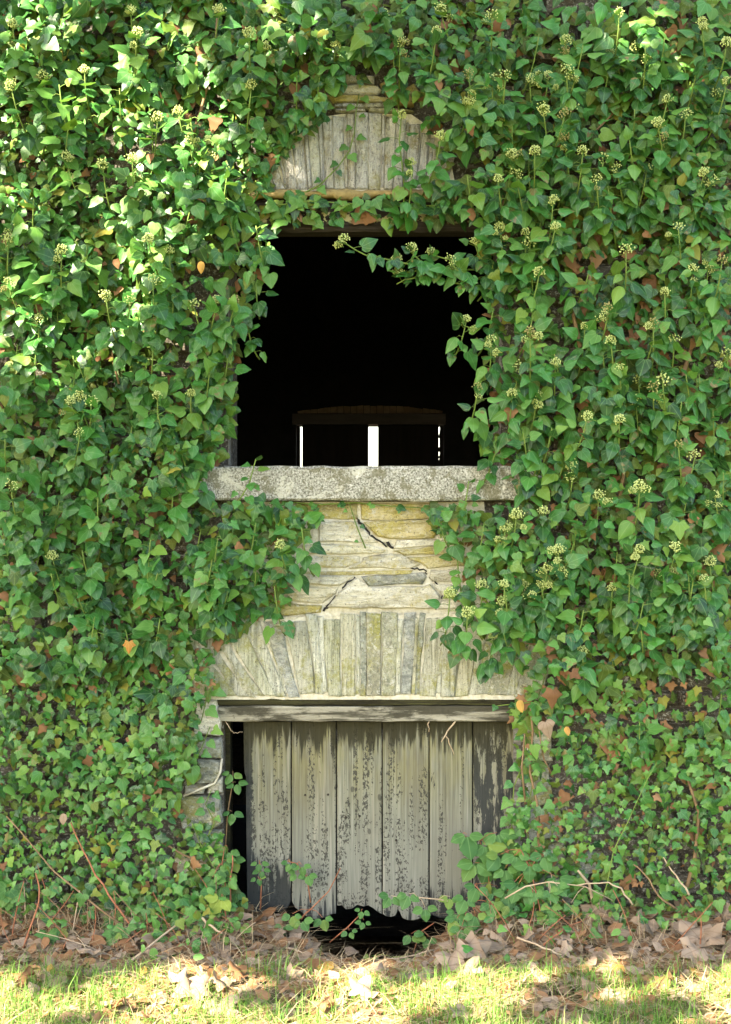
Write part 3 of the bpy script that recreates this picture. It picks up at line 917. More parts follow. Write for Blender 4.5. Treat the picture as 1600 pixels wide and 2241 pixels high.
# rubble behind the ivy, only glimpsed between the leaves
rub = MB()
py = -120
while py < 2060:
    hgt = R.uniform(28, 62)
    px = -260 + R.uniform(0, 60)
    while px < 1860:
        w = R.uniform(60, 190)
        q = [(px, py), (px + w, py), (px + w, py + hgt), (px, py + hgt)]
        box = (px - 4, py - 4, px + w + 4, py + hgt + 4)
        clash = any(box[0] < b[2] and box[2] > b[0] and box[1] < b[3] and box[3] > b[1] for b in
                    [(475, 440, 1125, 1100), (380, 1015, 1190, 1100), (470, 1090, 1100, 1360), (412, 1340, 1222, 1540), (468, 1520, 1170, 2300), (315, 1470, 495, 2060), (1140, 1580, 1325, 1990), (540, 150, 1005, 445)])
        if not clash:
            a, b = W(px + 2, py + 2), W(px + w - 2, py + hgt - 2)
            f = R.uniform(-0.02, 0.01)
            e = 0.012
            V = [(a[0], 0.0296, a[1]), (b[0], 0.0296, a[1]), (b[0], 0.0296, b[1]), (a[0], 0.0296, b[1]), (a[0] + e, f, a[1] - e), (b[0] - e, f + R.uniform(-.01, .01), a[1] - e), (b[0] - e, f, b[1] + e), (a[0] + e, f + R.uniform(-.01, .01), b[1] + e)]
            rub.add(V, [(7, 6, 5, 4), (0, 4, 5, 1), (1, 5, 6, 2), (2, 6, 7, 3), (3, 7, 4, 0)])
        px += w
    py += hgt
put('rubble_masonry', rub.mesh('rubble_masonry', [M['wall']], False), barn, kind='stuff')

# ---------------------------------------------------------------- leaf shapes
OUT = {
    'heart': [(0.20, -0.10), (0.38, 0.02), (0.45, 0.18), (0.40, 0.38), (0.27, 0.62), (0.12, 0.84)],
    'spear': [(0.14, -0.03), (0.29, 0.08), (0.36, 0.24), (0.31, 0.46), (0.20, 0.68), (0.08, 0.88)],
    'tri': [(0.16, -0.11), (0.34, -0.09), (0.46, 0.02), (0.54, 0.20), (0.45, 0.31), (0.32, 0.42), (0.27, 0.58), (0.13, 0.82)],
    'star': [(0.12, -0.12), (0.30, -0.20), (0.33, -0.03), (0.41, 0.09), (0.60, 0.25), (0.41, 0.36), (0.27, 0.46), (0.22, 0.63), (0.11, 0.83)],
    'oval': [(0.10, 0.02), (0.24, 0.08), (0.29, 0.20), (0.36, 0.27), (0.34, 0.42), (0.36, 0.50), (0.28, 0.62), (0.27, 0.70), (0.15, 0.84)],
    'syc': [(0.10, -0.10), (0.36, -0.20), (0.42, -0.05), (0.36, 0.08), (0.56, 0.16), (0.68, 0.42), (0.46, 0.40), (0.34, 0.42), (0.30, 0.58), (0.22, 0.78)],
    'small': [(0.16, 0.05), (0.28, 0.2), (0.32, 0.42), (0.26, 0.65), (0.13, 0.86)],
}


def leaf_template(shape, fold, droop, cup, rs, ripple=0.0):
    """midrib plus both margins, folded along the midrib and drooping at the tip"""
    half = OUT[shape]
    if shape in ('heart', 'spear', 'small'):
        c = [(0, 0.0)] + half + [(0, 1.0)]
        fine = []
        for i in range(1, len(c) - 1):
            fine.append(c[i])
            if i < len(c) - 2:
                p0, p1, p2, p3 = c[i - 1], c[i], c[i + 1], c[i + 2]
                fine.append(tuple((-p0[k] + 9 * p1[k] + 9 * p2[k] - p3[k]) / 16 for k in (0, 1)))
        fine.append((fine[-1][0] * 0.38, 0.945))
        half = fine
    V, UV, Fc = [], [], []
    def zed(x, y):
        return -fold * abs(x) - droop * y * y + cup * (x * x) + ripple * math.sin(9 * y + rs) * abs(x) * 2
    V.append((0, 0, 0)); UV.append((0, 0))
    n = len(half)
    for i, (x, y) in enumerate(half):
        m = min(max(y, 0.0), 1) * 0.9 + 0.07
        V.append((0, m, zed(0, m) + 0.0)); UV.append((0, m))
    V.append((0, 1, zed(0, 1))); UV.append((0, 1))
    rows = 1 if shape != 'syc' else 2
    for sgn in (-1, 1):
        prev = list(range(1, n + 1))
        for r in range(rows):
            o = len(V)
            fr = (r + 1) / rows
            for i, (x, y) in enumerate(half):
                xx = sgn * x * (1 + 0.05 * math.sin(rs * 3 + y * 5 + sgn)) * fr
                my = min(max(y, 0.0), 1) * 0.9 + 0.07
                yy = my + (y - my) * fr
                zz = zed(xx, yy)
                if shape == 'syc':
                    zz += 0.10 * math.sin(7 * xx + rs * 2) * math.sin(6 * yy + rs) + (0.16 * fr * fr * math.sin(rs * 5 + i * 1.1))
                V.append((xx, yy, zz)); UV.append((xx, yy))
            e = [(0, o, prev[0])]
            for i in range(n - 1):
                e.append((prev[i], o + i, o + i + 1, prev[i + 1]))
            e.append((prev[n - 1], o + n - 1, n + 1))
            Fc.extend(f if sgn < 0 else f[::-1] for f in e)
            prev = list(range(o, o + n))
    return V, Fc, UV


RT = random.Random(3)
TEMPL = {}
for sh in OUT:
    TEMPL[sh] = []
    for k in range(5):
        dry = sh == 'syc'
        TEMPL[sh].append(leaf_template(sh, RT.uniform(0.02, 0.55), RT.uniform(0.0, 0.42), RT.uniform(-0.2, 0.7), RT.uniform(0, 6), RT.uniform(0.02, 0.10) if not dry else RT.uniform(0.06, 0.14)))
TARR = {sh: [(np.array(v), f, uv) for v, f, uv in L] for sh, L in TEMPL.items()}
_lm = {}


def leaf_mesh(shape, k, mat, name='leaf'):
    key = (shape, k, mat)
    if key not in _lm:
        mb = MB()
        v, f, uv = TEMPL[shape][k]
        mb.add(v, f, 0, uv)
        _lm[key] = mb.mesh(name, [M[mat]])
    return _lm[key]


def frame(base, tip, normal, length, width=1.0):
    y = Vector(tip).normalized()
    z = Vector(normal) - y * y.dot(Vector(normal))
    if z.length < 1e-4:
        z = y.orthogonal()
    z.normalize()
    x = y.cross(z)
    m = Matrix.Identity(4)
    for r in range(3):
        m[r][0], m[r][1], m[r][2], m[r][3] = x[r] * length * width, y[r] * length, z[r] * length, base[r]
    return m


class Join:
    """many leaves in one mesh"""
    def __init__(self):
        self.vs, self.fs, self.ms, self.us, self.n, self.mats = [], [], [], [], 0, []

    def add(self, shape, k, mat, mtx):
        v, f, uv = TARR[shape][k]
        a = np.array(mtx)
        self.vs.append(v @ a[:3, :3].T + a[:3, 3])
        self.fs.extend([tuple(i + self.n for i in q) for q in f])
        if mat not in self.mats:
            self.mats.append(mat)
        self.ms.extend([self.mats.index(mat)] * len(f))
        self.us.extend(uv)
        self.n += len(v)

    def put(self, name, parent=None, **kw):
        if not self.vs:
            return None
        mb = MB()
        mb.v = np.concatenate(self.vs).tolist()
        mb.f, mb.m, mb.uv = self.fs, self.ms, self.us
        return put(name, mb.mesh(name, [M[m] for m in self.mats]), parent, **kw)


# umbels: a globe of buds on fine rays
def umbel(nb, rad, bud, open_, mat, seed):
    rr = random.Random(seed)
    mb = MB()
    for i in range(nb):
        zc = 1 - (i + 0.5) / nb * (1.75 if not open_ else 1.5)
        a = i * 2.39996
        s = math.sqrt(max(0, 1 - zc * zc))
        d = Vector((s * math.cos(a) + rr.gauss(0, .09), s * math.sin(a) + rr.gauss(0, .09), zc * 0.92)) * rad * rr.uniform(0.72, 1.16)
        b = bud * rr.uniform(0.8, 1.25)
        V = [d + Vector(o) * b for o in ((1, 0, 0), (-1, 0, 0), (0, 1, 0), (0, -1, 0), (0, 0, 1.1), (0, 0, -1.1))]
        mb.add(V, [(0, 2, 4), (2, 1, 4), (1, 3, 4), (3, 0, 4), (2, 0, 5), (1, 2, 5), (3, 1, 5), (0, 3, 5)], 0)
        if rr.random() < 0.7:
            w = 0.0007
            p = d.cross(Vector((0.2, 0.4, 1))).normalized() * w
            mb.add([p, -p, d - p, d + p], [(0, 1, 2, 3)], 1)
    return mb.mesh('flower_head', [M[mat], M['stem_green']])


UMB = [umbel(70, 0.020, 0.0031, False, 'bud', 1), umbel(54, 0.018, 0.0030, False, 'bud', 2), umbel(26, 0.021, 0.0032, True, 'bud', 3), umbel(24, 0.019, 0.0032, True, 'bud_brown', 4)]

# ---------------------------------------------------------------- the ivy
IVY = {
    'ul': ('pale sunlit ivy with round leaves and flower heads at the top left', (250, 560)),
    'uc': ('shaded ivy hanging above the small lichened arch of the barn', (760, 180)),
    'ur': ('dark green flowering ivy at the top right with one sunlit spray', (1350, 500)),
    'ml': ('broad leaved ivy covering the wall left of the dark hatch', (250, 1030)),
    'mr': ('flowering ivy with many pale umbels right of the dark hatch', (1350, 1030)),
    'll': ('dense plain green ivy left of the yellowish masonry under the sill', (330, 1440)),
    'lr': ('ivy with yellow globe flowers right of the yellowish masonry', (1300, 1440)),
    'bl': ('small star leaved ivy left of the plank door', (240, 2000)),
    'br': ('small star leaved ivy right of the plank door with brown leaves in it', (1360, 1990)),
}


def region(px, py):
    if py < 560:
        if 560 < px < 1000 and py < 520:
            return 'uc'
        return 'ul' if px < 780 else 'ur'
    if py < 1040:
        return 'ml' if px < 780 else 'mr'
    if py < 1450:
        return 'll' if px < 780 else 'lr'
    return 'bl' if px < 780 else 'br'


ivy = {k: thing('climbing_ivy', P(*c, 0.0), lab, 'ivy', 'ivy plants covering the barn wall') for k, (lab, c) in IVY.items()}
solo = {k: [] for k in IVY}            # (priority, shape, k, mat, matrix)
nleaf = {k: 0 for k in IVY}
LIMIT = 290


def bulge(x, z):
    return 0.05 + 0.24 * min(1, max(0, 0.42 + 1.5 * n2(x, z, 3.0, 2.0))) + 0.04 * n2(x, z, 7.0, 5.0)


def carpet():
    step = 12.4
    py = -150.0
    while py < 2060:
        px = -560.0
        while px < 2160:
            for _ in range(1):
                qx, qy = px + R.uniform(-11, 11), py + R.uniform(-11, 11)
                x, z = W(qx, qy)
                off = qx < -20 or qx > 1620 or qy < -20
                if off and R.random() < (0.6 if -170 < qx < 1770 else 0.8):
                    continue
                hang = 26 if qy < 450 and 560 < qx < 1000 else 22 if qy < 600 else 12
                if exposed(qx, qy) or exposed(qx, qy + hang):
                    continue
                dens = n2(x, z, 3.3, 21.0)
                if dens < (-0.16 if qx > 700 or qy < 1000 else -0.3) and R.random() < 0.55:
                    continue
                # thin fringe over the lintel of the hatch and at the jambs
                near = exposed(qx + 24, qy) or exposed(qx - 24, qy) or exposed(qx, qy + 60)
                b = bulge(x, z) * (0.6 if near else 1.0)
                if 425 < qy < 505 and 560 < qx < 1050:
                    b *= 0.5
                    if R.random() < 0.45:
                        continue
                if qy > 1850:
                    if R.random() < (qy - 1850) / 420:
                        continue
                if qx > 1000 and qy < 1500 and R.random() < 0.16:
                    continue
                deep = R.random() < (0.62 if qx > 1000 and qy < 1450 else 0.5)
                d = R.uniform(0.015, 0.4 * b) if deep else R.uniform(0.5 * b, b)
                if qy > 1560:
                    d = d * 0.8 + 0.02
                base = P(qx, qy, -d - 0.01)
                # growth habit by height on the wall
                r = R.random()
                right = qx > 780
                if qy < 600:
                    sh = 'heart' if r < 0.5 else ('tri' if r < 0.85 else 'spear')
                    L = R.uniform(0.07, 0.115)
                elif qy < 1050:
                    sh = 'heart' if r < 0.36 else ('tri' if r < 0.92 else 'spear')
                    L = R.uniform(0.065, 0.105)
                elif qy < 1480:
                    sh = 'tri' if r < 0.6 else ('heart' if r < 0.74 else 'star')
                    L = R.uniform(0.06, 0.105)
                else:
                    sh = 'star' if r < 0.62 else ('tri' if r < 0.9 else 'heart')
                    L = R.uniform(0.05, 0.095) if R.random() < 0.8 else R.uniform(0.09, 0.115)
                    L *= 0.86
                    if qy > 1750:
                        L *= 0.82
                L *= (1.5 if qx < -170 or qx > 1770 else 1.0) * (0.86 + 0.3 * n2(x, z, 1.6, 40)) * R.choice((0.38, 0.48, 0.58, 0.66, 0.72, 0.78, 0.92))
                ang = R.gauss(0, 0.95)
                out = R.uniform(0.05, 0.5)
                tip = Vector((math.sin(ang), -out, -math.cos(ang)))
                nor = Vector((R.gauss(0, 0.7), -1.0, R.uniform(-0.6, 1.7)))
                r = R.random()
                pb = 0.2 if right and deep and qy > 500 else (0.07 if deep else 0.012)
                if r < pb:
                    mat = 'brown'
                elif deep:
                    mat = 'ivy_old' if R.random() < (0.7 if right else 0.55) else 'ivy'
                else:
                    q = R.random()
                    mat = 'ivy' if q < 0.78 else ('ivy_young_sunlit' if q < 0.9 else 'ivy_old')
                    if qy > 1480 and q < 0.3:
                        mat = 'ivy_young_sunlit'
                k = region(qx, qy)
                pri = -1 if off or deep or mat == 'brown' else d + L
                solo[k].append((pri, sh, R.randrange(5), mat, frame(base, tip, nor, L, R.uniform(0.88, 1.12))))
            px += step
        py += step


def bez(a, b, c, n):
    return [a * ((1 - t) ** 2) + b * (2 * t * (1 - t)) + c * (t * t) for t in [i / (n - 1) for i in range(n)]]


def shoot(px, py, d, heads=1, nl=8, reg=None, size=1.0, path=None, kind=None, round_=False, drop=None, headsat=None):
    """a shoot standing out from the wall: stem with petioles, leaves round it, flower heads at its end"""
    reg = reg or region(px, py)
    root = ivy[reg]
    if path is None:
        T = P(px, py + 14, -d)
        dr = drop or R.uniform(0.16, 0.27)
        sx = R.uniform(-0.09, 0.09)
        B = Vector((T.x + sx, -0.03, T.z - dr * 0.9))
        path = bez(B, Vector((T.x + sx * 0.4, -d * 0.9, T.z - dr * 0.75)), T, 7)
    path = [Vector(p) for p in path]
    T = path[-1]
    mb = MB()
    mb.tube(path, 0.0042, 0.0026, 5, 0)
    leaves = []
    seglen = [0]
    for a, b in zip(path, path[1:]):
        seglen.append(seglen[-1] + (b - a).length)
    tot = seglen[-1]
    a0 = R.uniform(0, 6.28)
    for i in range(nl):
        u = 0.99 - 0.78 * (i + 0.3) / nl
        s = u * tot
        j = max(k for k in range(len(seglen)) if seglen[k] <= s + 1e-9)
        j = min(j, len(path) - 2)
        q = path[j].lerp(path[j + 1], (s - seglen[j]) / max(1e-6, seglen[j + 1] - seglen[j]))
        a = a0 + i * 2.39996 + R.uniform(-0.3, 0.3)
        o = Vector((math.cos(a), -abs(math.sin(a)) * 0.9 + 0.15, 0))
        low = (i + 0.5) / nl
        pet = R.uniform(0.018, 0.05)
        base = q + o * pet + Vector((0, 0, R.uniform(-0.005, 0.012)))
        tip = o * R.uniform(0.45, 0.95) + Vector((0, -0.1, (R.uniform(0.1, 0.7) if i < 3 else R.uniform(-0.4, 0.1)) - 1.15 * low))
        nor = Vector((R.gauss(0, 0.35), -0.75, R.uniform(0.4, 1.2) - 0.4 * low)) + o * 0.35
        L = R.uniform(0.052, 0.094) * size * (0.72 if i == 0 else 1.0)
        if round_:
            sh = 'heart' if R.random() < 0.8 else 'tri'
        else:
            sh = 'spear' if R.random() < 0.62 else 'heart'
        q2 = R.random()
        mat = 'ivy' if q2 < (0.45 if reg == 'ul' else 0.82) else 'ivy_young_sunlit'  # more pale leaves at upper left, adding to the sunlit look by colour
        leaves.append((sh, R.randrange(5), mat, frame(base, tip, nor, L, R.uniform(0.9, 1.15))))
        mb.tube([q, q + o * pet * 0.55 + Vector((0, 0, 0.006)), base], 0.0016, 0.0013, 3, 0, False)
    hs = []
    for h in range(heads):
        if h == 0:
            hp = T + Vector((0, -0.006, 0.012))
        else:
            a = R.uniform(0, 6.28)
            hp = T + Vector((math.cos(a) * R.uniform(0.02, 0.05), -0.015, R.uniform(-0.045, 0.012)))
        mb.tube([T - Vector((0, 0, 0.02)) if h else T, hp], 0.002, 0.0014, 4, 0, False)
        r = R.random()
        if kind == 'bright':
            um = 0 if h == 0 else R.choice((0, 1, 2))
        else:
            um = R.choice((0, 1, 1, 2, 2, 3))
        hs.append((um, hp, R.uniform(0.95, 1.3) * (1.0 if h == 0 else R.uniform(0.55, 0.85))))
    st = put('flowering_shoot' if heads else 'leafy_shoot', mb.mesh('shoot', [M['stem_green']]), root)
    for sh, k, mat, m in leaves:
        if nleaf[reg] < LIMIT:
            put('leaf', leaf_mesh(sh, k, mat), st, m)
            nleaf[reg] += 1
        else:
            solo[reg].append((-0.5, sh, k, mat, m))
    for um, hp, s in hs:
        m = Matrix.Translation(hp) @ Matrix.Rotation(R.uniform(0, 6.28), 4, 'Z') @ Matrix.Rotation(R.uniform(-0.2, 1.0), 4, 'X') @ Matrix.Scale(s, 4)
        put('flower_head', UMB[um], st, m)


# hanging spray across the top of the hatch
shoot(770, 545, 0.2, heads=2, nl=9, reg='mr', path=[P(930, 585, -0.14), P(880, 575, -0.18), P(845, 567, -0.2), P(810, 563, -0.22), P(780, 548, -0.23), P(752, 530, -0.24)], size=0.8)
shoot(860, 575, 0.2, heads=1, nl=11, reg='mr', path=[P(1060, 590, -0.08), P(1000, 590, -0.13), P(950, 585, -0.16), P(900, 578, -0.17), P(868, 572, -0.17)], size=0.9)
shoot(900, 540, 0.2, heads=1, nl=7, reg='mr', path=[P(950, 585, -0.14), P(925, 575, -0.17), P(908, 560, -0.18), P(902, 548, -0.18)], size=0.75)
shoot(980, 565, 0.2, heads=1, nl=9, reg='mr', path=[P(1060, 610, -0.08), P(1025, 610, -0.14), P(1000, 590, -0.17), P(985, 575, -0.18)], size=0.85)
shoot(905, 600, 0.2, heads=1, nl=7, reg='mr', path=[P(1010, 580, -0.12), P(960, 588, -0.13), P(915, 592, -0.14), P(872, 600, -0.15)], size=0.8)
shoot(940, 560, 0.2, heads=1, nl=8, reg='mr', path=[P(1050, 575, -0.06), P(1010, 572, -0.12), P(970, 565, -0.14), P(942, 556, -0.15)], size=0.75)
shoot(830, 600, 0.2, heads=0, nl=8, reg='mr', path=[P(960, 600, -0.1), P(920, 606, -0.13), P(885, 612, -0.14), P(868, 622, -0.14)], size=0.7)
shoot(990, 610, 0.2, heads=0, nl=9, reg='mr', path=[P(1070, 640, -0.06), P(1040, 630, -0.12), P(1010, 622, -0.14), P(985, 618, -0.14)], size=0.8)
shoot(1030, 530, 0.2, heads=1, nl=8, reg='mr', path=[P(1080, 600, -0.06), P(1060, 575, -0.12), P(1045, 550, -0.15), P(1040, 535, -0.15)], size=0.8)
# upright spray standing in front of the small arch
shoot(880, 245, 0.14, heads=1, nl=13, reg='uc', path=[P(880, 480, -0.05), P(886, 420, -0.1), P(880, 360, -0.13), P(874, 310, -0.14), P(878, 258, -0.14)], size=0.72, kind='bright')
shoot(900, 350, 0.16, heads=2, nl=10, reg='uc', path=[P(890, 490, -0.06), P(895, 450, -0.13), P(902, 400, -0.16), P(900, 362, -0.17)], size=0.75, kind='bright')
# over the sill
shoot(560, 1005, 0.2, heads=0, nl=12, reg='ml', path=[P(470, 1130, -0.08), P(520, 1100, -0.16), P(545, 1060, -0.18), P(560, 1005, -0.18)], size=0.62, round_=True)
shoot(1030, 1052, 0.2, heads=0, nl=6, reg='lr', path=[P(1015, 1150, -0.04), P(1018, 1110, -0.12), P(1026, 1052, -0.14)], size=0.6, round_=True)

UL = [(287, 15), (605, 15), (28, 45), (300, 65), (58, 65), (215, 50), (710, 75), (735, 92), (545, 65), (580, 95), (265, 135), (185, 145), (95, 160), (365, 168), (25, 180), (55, 215), (95, 190), (140, 165), (550, 178), (390, 235), (415, 300), (145, 335), (290, 340), (463, 337), (420, 350), (418, 430), (42, 480), (125, 490), (205, 498), (250, 475), (325, 515), (370, 540), (20, 515), (135, 540), (60, 335), (225, 352), (345, 250), (480, 15)]
UR = [(840, 20), (875, 85), (955, 60), (965, 12), (1077, 27), (1238, 80), (1235, 105), (1335, 105), (1392, 97), (1415, 122), (1025, 155), (1105, 158), (1078, 165), (1032, 198), (1160, 165), (1200, 157), (1240, 145), (1190, 232), (1235, 242), (1095, 258), (1250, 228), (965, 290), (1235, 292), (1170, 322), (1120, 330), (1275, 322), (1320, 340), (1350, 360), (1415, 362), (1305, 385), (1090, 383), (1130, 375), (1475, 312), (1435, 310), (1460, 210), (1500, 243), (1440, 262), (1565, 200), (1590, 170), (1535, 40), (1590, 85), (1485, 490), (1210, 430), (1095, 490), (1150, 500), (1215, 488), (1160, 525), (1555, 390), (1540, 370), (1370, 540), (1355, 20)]
ML = [(335, 605), (232, 640), (285, 650), (425, 660), (475, 650), (513, 652), (85, 690), (18, 610), (175, 860), (155, 868), (200, 872), (345, 858), (418, 852), (175, 940), (378, 1062), (25, 1055), (75, 640)]
MR = [(1550, 565), (1580, 562), (1515, 580), (1455, 630), (1180, 587), (1330, 668), (1280, 705), (1160, 720), (1075, 735), (1020, 690), (1337, 737), (1430, 700), (1475, 735), (1138, 795), (1215, 785), (1045, 840), (1120, 852), (1175, 858), (1355, 800), (1397, 822), (1450, 825), (1428, 840), (1392, 872), (1285, 902), (1355, 910), (1485, 965), (1520, 990), (1590, 765), (1255, 1010)]
LL = [(613, 1183), (115, 1208)]
LR = [(1310, 1075), (1400, 1055), (1505, 1060), (1565, 1075), (1107, 1145), (1130, 1118), (1190, 1110), (1222, 1195), (1198, 1235), (1228, 1245), (1185, 1270), (1145, 1273), (1103, 1270), (1055, 1272), (1097, 1306), (1023, 1332), (1095, 1335), (1080, 1382), (1340, 1278), (1398, 1195), (1478, 1190), (1440, 1247), (1473, 1243), (1553, 1220), (1542, 1260), (1275, 1415), (985, 1290)]
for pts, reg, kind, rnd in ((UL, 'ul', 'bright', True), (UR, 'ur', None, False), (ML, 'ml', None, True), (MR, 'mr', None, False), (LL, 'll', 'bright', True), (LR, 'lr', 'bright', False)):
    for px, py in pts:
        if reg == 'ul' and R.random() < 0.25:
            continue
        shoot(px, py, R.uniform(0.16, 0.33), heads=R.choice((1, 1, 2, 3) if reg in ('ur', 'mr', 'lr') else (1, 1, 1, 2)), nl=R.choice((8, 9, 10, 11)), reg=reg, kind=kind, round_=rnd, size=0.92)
for px, py, reg in [(315, 790, 'ml'), (560, 480, 'ul'), (500, 455, 'ul'), (415, 450, 'ul'), (560, 600, 'ml'), (540, 690, 'ml'), (100, 1000, 'ml'), (250, 980, 'ml'), (500, 760, 'ml'), (420, 930, 'ml'), (90, 1170, 'll'), (190, 1250, 'll'), (345, 1240, 'll'), (430, 1250, 'll'), (95, 1370, 'll'), (350, 1340, 'll'), (560, 1230, 'll'), (480, 1290, 'll'), (600, 1260, 'll'), (230, 1130, 'll'), (660, 1140, 'll'), (560, 1130, 'll'), (650, 150, 'uc'), (760, 60, 'uc'), (860, 100, 'uc'), (700, 150, 'uc'), (1330, 40, 'ur'), (1180, 60, 'ur'), (1080, 560, 'mr'), (1080, 660, 'mr'), (1090, 950, 'mr'), (1060, 1130, 'lr'), (960, 1120, 'lr'), (1000, 1200, 'lr'), (1580, 1480, 'lr'), (1400, 1560, 'br'), (1320, 760, 'mr'), (1560, 880, 'mr')]:
    shoot(px, py, R.uniform(0.1, 0.2), heads=0, nl=7, reg=reg, round_=True, size=0.85)
for reg, (xa, xb, ya, yb), cnt in (('mr', (1110, 1590, 580, 1030), 22), ('ur', (1010, 1590, 10, 520), 20), ('lr', (1020, 1590, 1090, 1420), 16), ('ul', (10, 520, 10, 540), 16), ('ml', (10, 480, 600, 1030), 16), ('ll', (10, 520, 1060, 1420), 14)):
    for k in range(cnt):
        px, py = R.uniform(xa, xb), R.uniform(ya, yb)
        if reg in ('ll', 'lr') and exposed(px, py + 60):
            continue
        shoot(px, py, R.uniform(0.12, 0.28), heads=0, nl=9, reg=reg, round_=px < 780, size=0.9)
carpet()

# fringe leaves that overhang the edges of the openings and the masonry
def thin_vine(pts, reg, n, size, y=-0.02):
    path = [P(px, py, y - 0.01) for px, py in pts]
    mb = MB()
    mb.tube(path, 0.0035, 0.002, 5)
    st = put('vine_stem', mb.mesh('vine_stem', [M['stem_green']]), ivy[reg])
    for i in range(n):
        t = (i + 0.5) / n * (len(path) - 1)
        j = min(int(t), len(path) - 2)
        q = path[j].lerp(path[j + 1], t - j)
        s = 1 if i % 2 else -1
        tip = Vector((s * R.uniform(0.3, 0.9), -0.3, -R.uniform(0.1, 0.8)))
        m = frame(q + Vector((s * 0.02, -0.01, 0.0)), tip, Vector((0, -1, 0.5)), R.uniform(0.5, 1.0) * size)
        put('leaf', leaf_mesh(R.choice(('heart', 'tri')), R.randrange(5), R.choice(('ivy', 'ivy_young_sunlit'))), st, m)
        nleaf[reg] += 1


thin_vine([(660, 425), (700, 405), (740, 365), (765, 330), (776, 290), (780, 240), (786, 205)], 'uc', 12, 0.055)
thin_vine([(600, 450), (680, 440), (760, 445), (840, 452), (940, 450), (1010, 455)], 'uc', 16, 0.08, -0.05)
thin_vine([(620, 1098), (700, 1104), (780, 1100), (860, 1108), (930, 1112)], 'lr', 10, 0.045, -0.02)
thin_vine([(800, 1200), (780, 1150), (764, 1100)], 'lr', 3, 0.03, -0.02)
thin_vine([(1225, 1400), (1200, 1445), (1190, 1490), (1176, 1530)], 'lr', 12, 0.06, -0.04)
thin_vine([(1250, 1545), (1190, 1535), (1130, 1540), (1085, 1545)], 'br', 7, 0.05, -0.04)
thin_vine([(1150, 1600), (1150, 1660), (1125, 1720), (1120, 1790), (1118, 1860)], 'br', 14, 0.055, -0.03)
thin_vine([(1175, 1650), (1165, 1720), (1150, 1790), (1160, 1860), (1150, 1920)], 'br', 14, 0.055, -0.04)
thin_vine([(470, 1480), (452, 1530), (440, 1580)], 'bl', 5, 0.06, -0.04)
thin_vine([(400, 1700), (440, 1640), (460, 1590)], 'bl', 8, 0.05, -0.06)
thin_vine([(480, 1960), (470, 1900), (440, 1850), (420, 1800)], 'bl', 12, 0.05, -0.06)
thin_vine([(440, 1860), (470, 1800), (450, 1760), (462, 1730)], 'bl', 8, 0.045, -0.05)

for k, L in solo.items():
    L.sort(key=lambda t: -t[0])
    j = Join()
    for pri, sh, kk, mat, m in L:
        if pri > 0 and nleaf[k] < LIMIT:
            put('leaf', leaf_mesh(sh, kk, mat), ivy[k], m)
            nleaf[k] += 1
        else:
            j.add(sh, kk, mat, m)
    j.put('foliage', ivy[k], kind='stuff')

# bare vine stems on the wall
for pts, reg, w in [([(1270, 760), (1255, 690), (1290, 620), (1300, 520)], 'mr', 0.010), ([(1500, 900), (1495, 820), (1520, 740), (1490, 640)], 'mr', 0.012), ([(1240, 330), (1300, 290), (1345, 245), (1358, 215)], 'ur', 0.006),
                    ([(250, 720), (245, 780), (260, 840)], 'ml', 0.008), ([(1350, 1130), (1365, 1040), (1352, 960)], 'mr', 0.010), ([(360, 400), (400, 388), (420, 375)], 'ul', 0.005),
                    ([(1585, 1370), (1560, 1330), (1545, 1300)], 'lr', 0.006), ([(1240, 1420), (1190, 1412), (1150, 1408)], 'lr', 0.005),
                    ([(1180, 1860), (1176, 1760), (1160, 1690), (1166, 1600), (1160, 1540)], 'br', 0.007), ([(1150, 1760), (1142, 1680), (1150, 1590)], 'br', 0.005), ([(1210, 1700), (1190, 1660), (1180, 1600)], 'br', 0.005),
                    ([(420, 300), (440, 240), (470, 130), (475, 40)], 'ul', 0.008), ([(140, 300), (170, 330), (180, 350)], 'ul', 0.008), ([(350, 1840), (400, 1870), (450, 1890), (490, 1950)], 'bl', 0.005),
                    ([(1490, 1990), (1520, 1880), (1530, 1780), (1500, 1690)], 'br', 0.010)]:
    mb = MB()
    d = 0.06
    path = [P(px, py, -d - R.uniform(0, 0.03)) for px, py in pts]
    mb.tube(path, w, w * 0.6, 6)
    put('vine_stem', mb.mesh('vine_stem', [M['stem_brown']]), ivy[reg])

# ---------------------------------------------------------------- single dead leaves caught in the ivy
for px, py, sh, mat, L, lab in [
    (440, 572, 'small', 'gold', 0.05, 'small orange leaf caught in ivy beside the hatch top left'),
    (1194, 1580, 'tri', 'tan', 0.075, 'pale tan leaf hanging in the ivy beside the door lintel'),
    (1136, 1532, 'small', 'gold', 0.055, 'yellow leaf lying at the right end of the door arch'),
    (1030, 455, 'small', 'brown', 0.06, 'brown leaf hanging at the right end of the hatch lintel'),
    (282, 1405, 'star', 'gold', 0.05, 'bright yellow ivy leaf left of the door arch'),
    (473, 258, 'tri', 'brown', 0.065, 'curled brown leaf in the shaded ivy left of the small arch'),
    (1118, 895, 'tri', 'brown', 0.06, 'brown leaf in the ivy beside the sill right end'),
    (140, 1780, 'small', 'tan', 0.05, 'tan leaf caught in the small ivy far from the door'),
    (1240, 1590, 'small', 'gold', 0.04, 'little yellow leaf in the ivy right of the tan hanging leaf'),
]:
    o = put('dead_leaf', leaf_mesh(sh, R.randrange(5), mat, 'dead_leaf'), None, frame(P(px, py, -0.2), (R.uniform(-.4, .4), -0.2, -1), (0.1, -1, 0.3), L), label=lab, category='leaf')

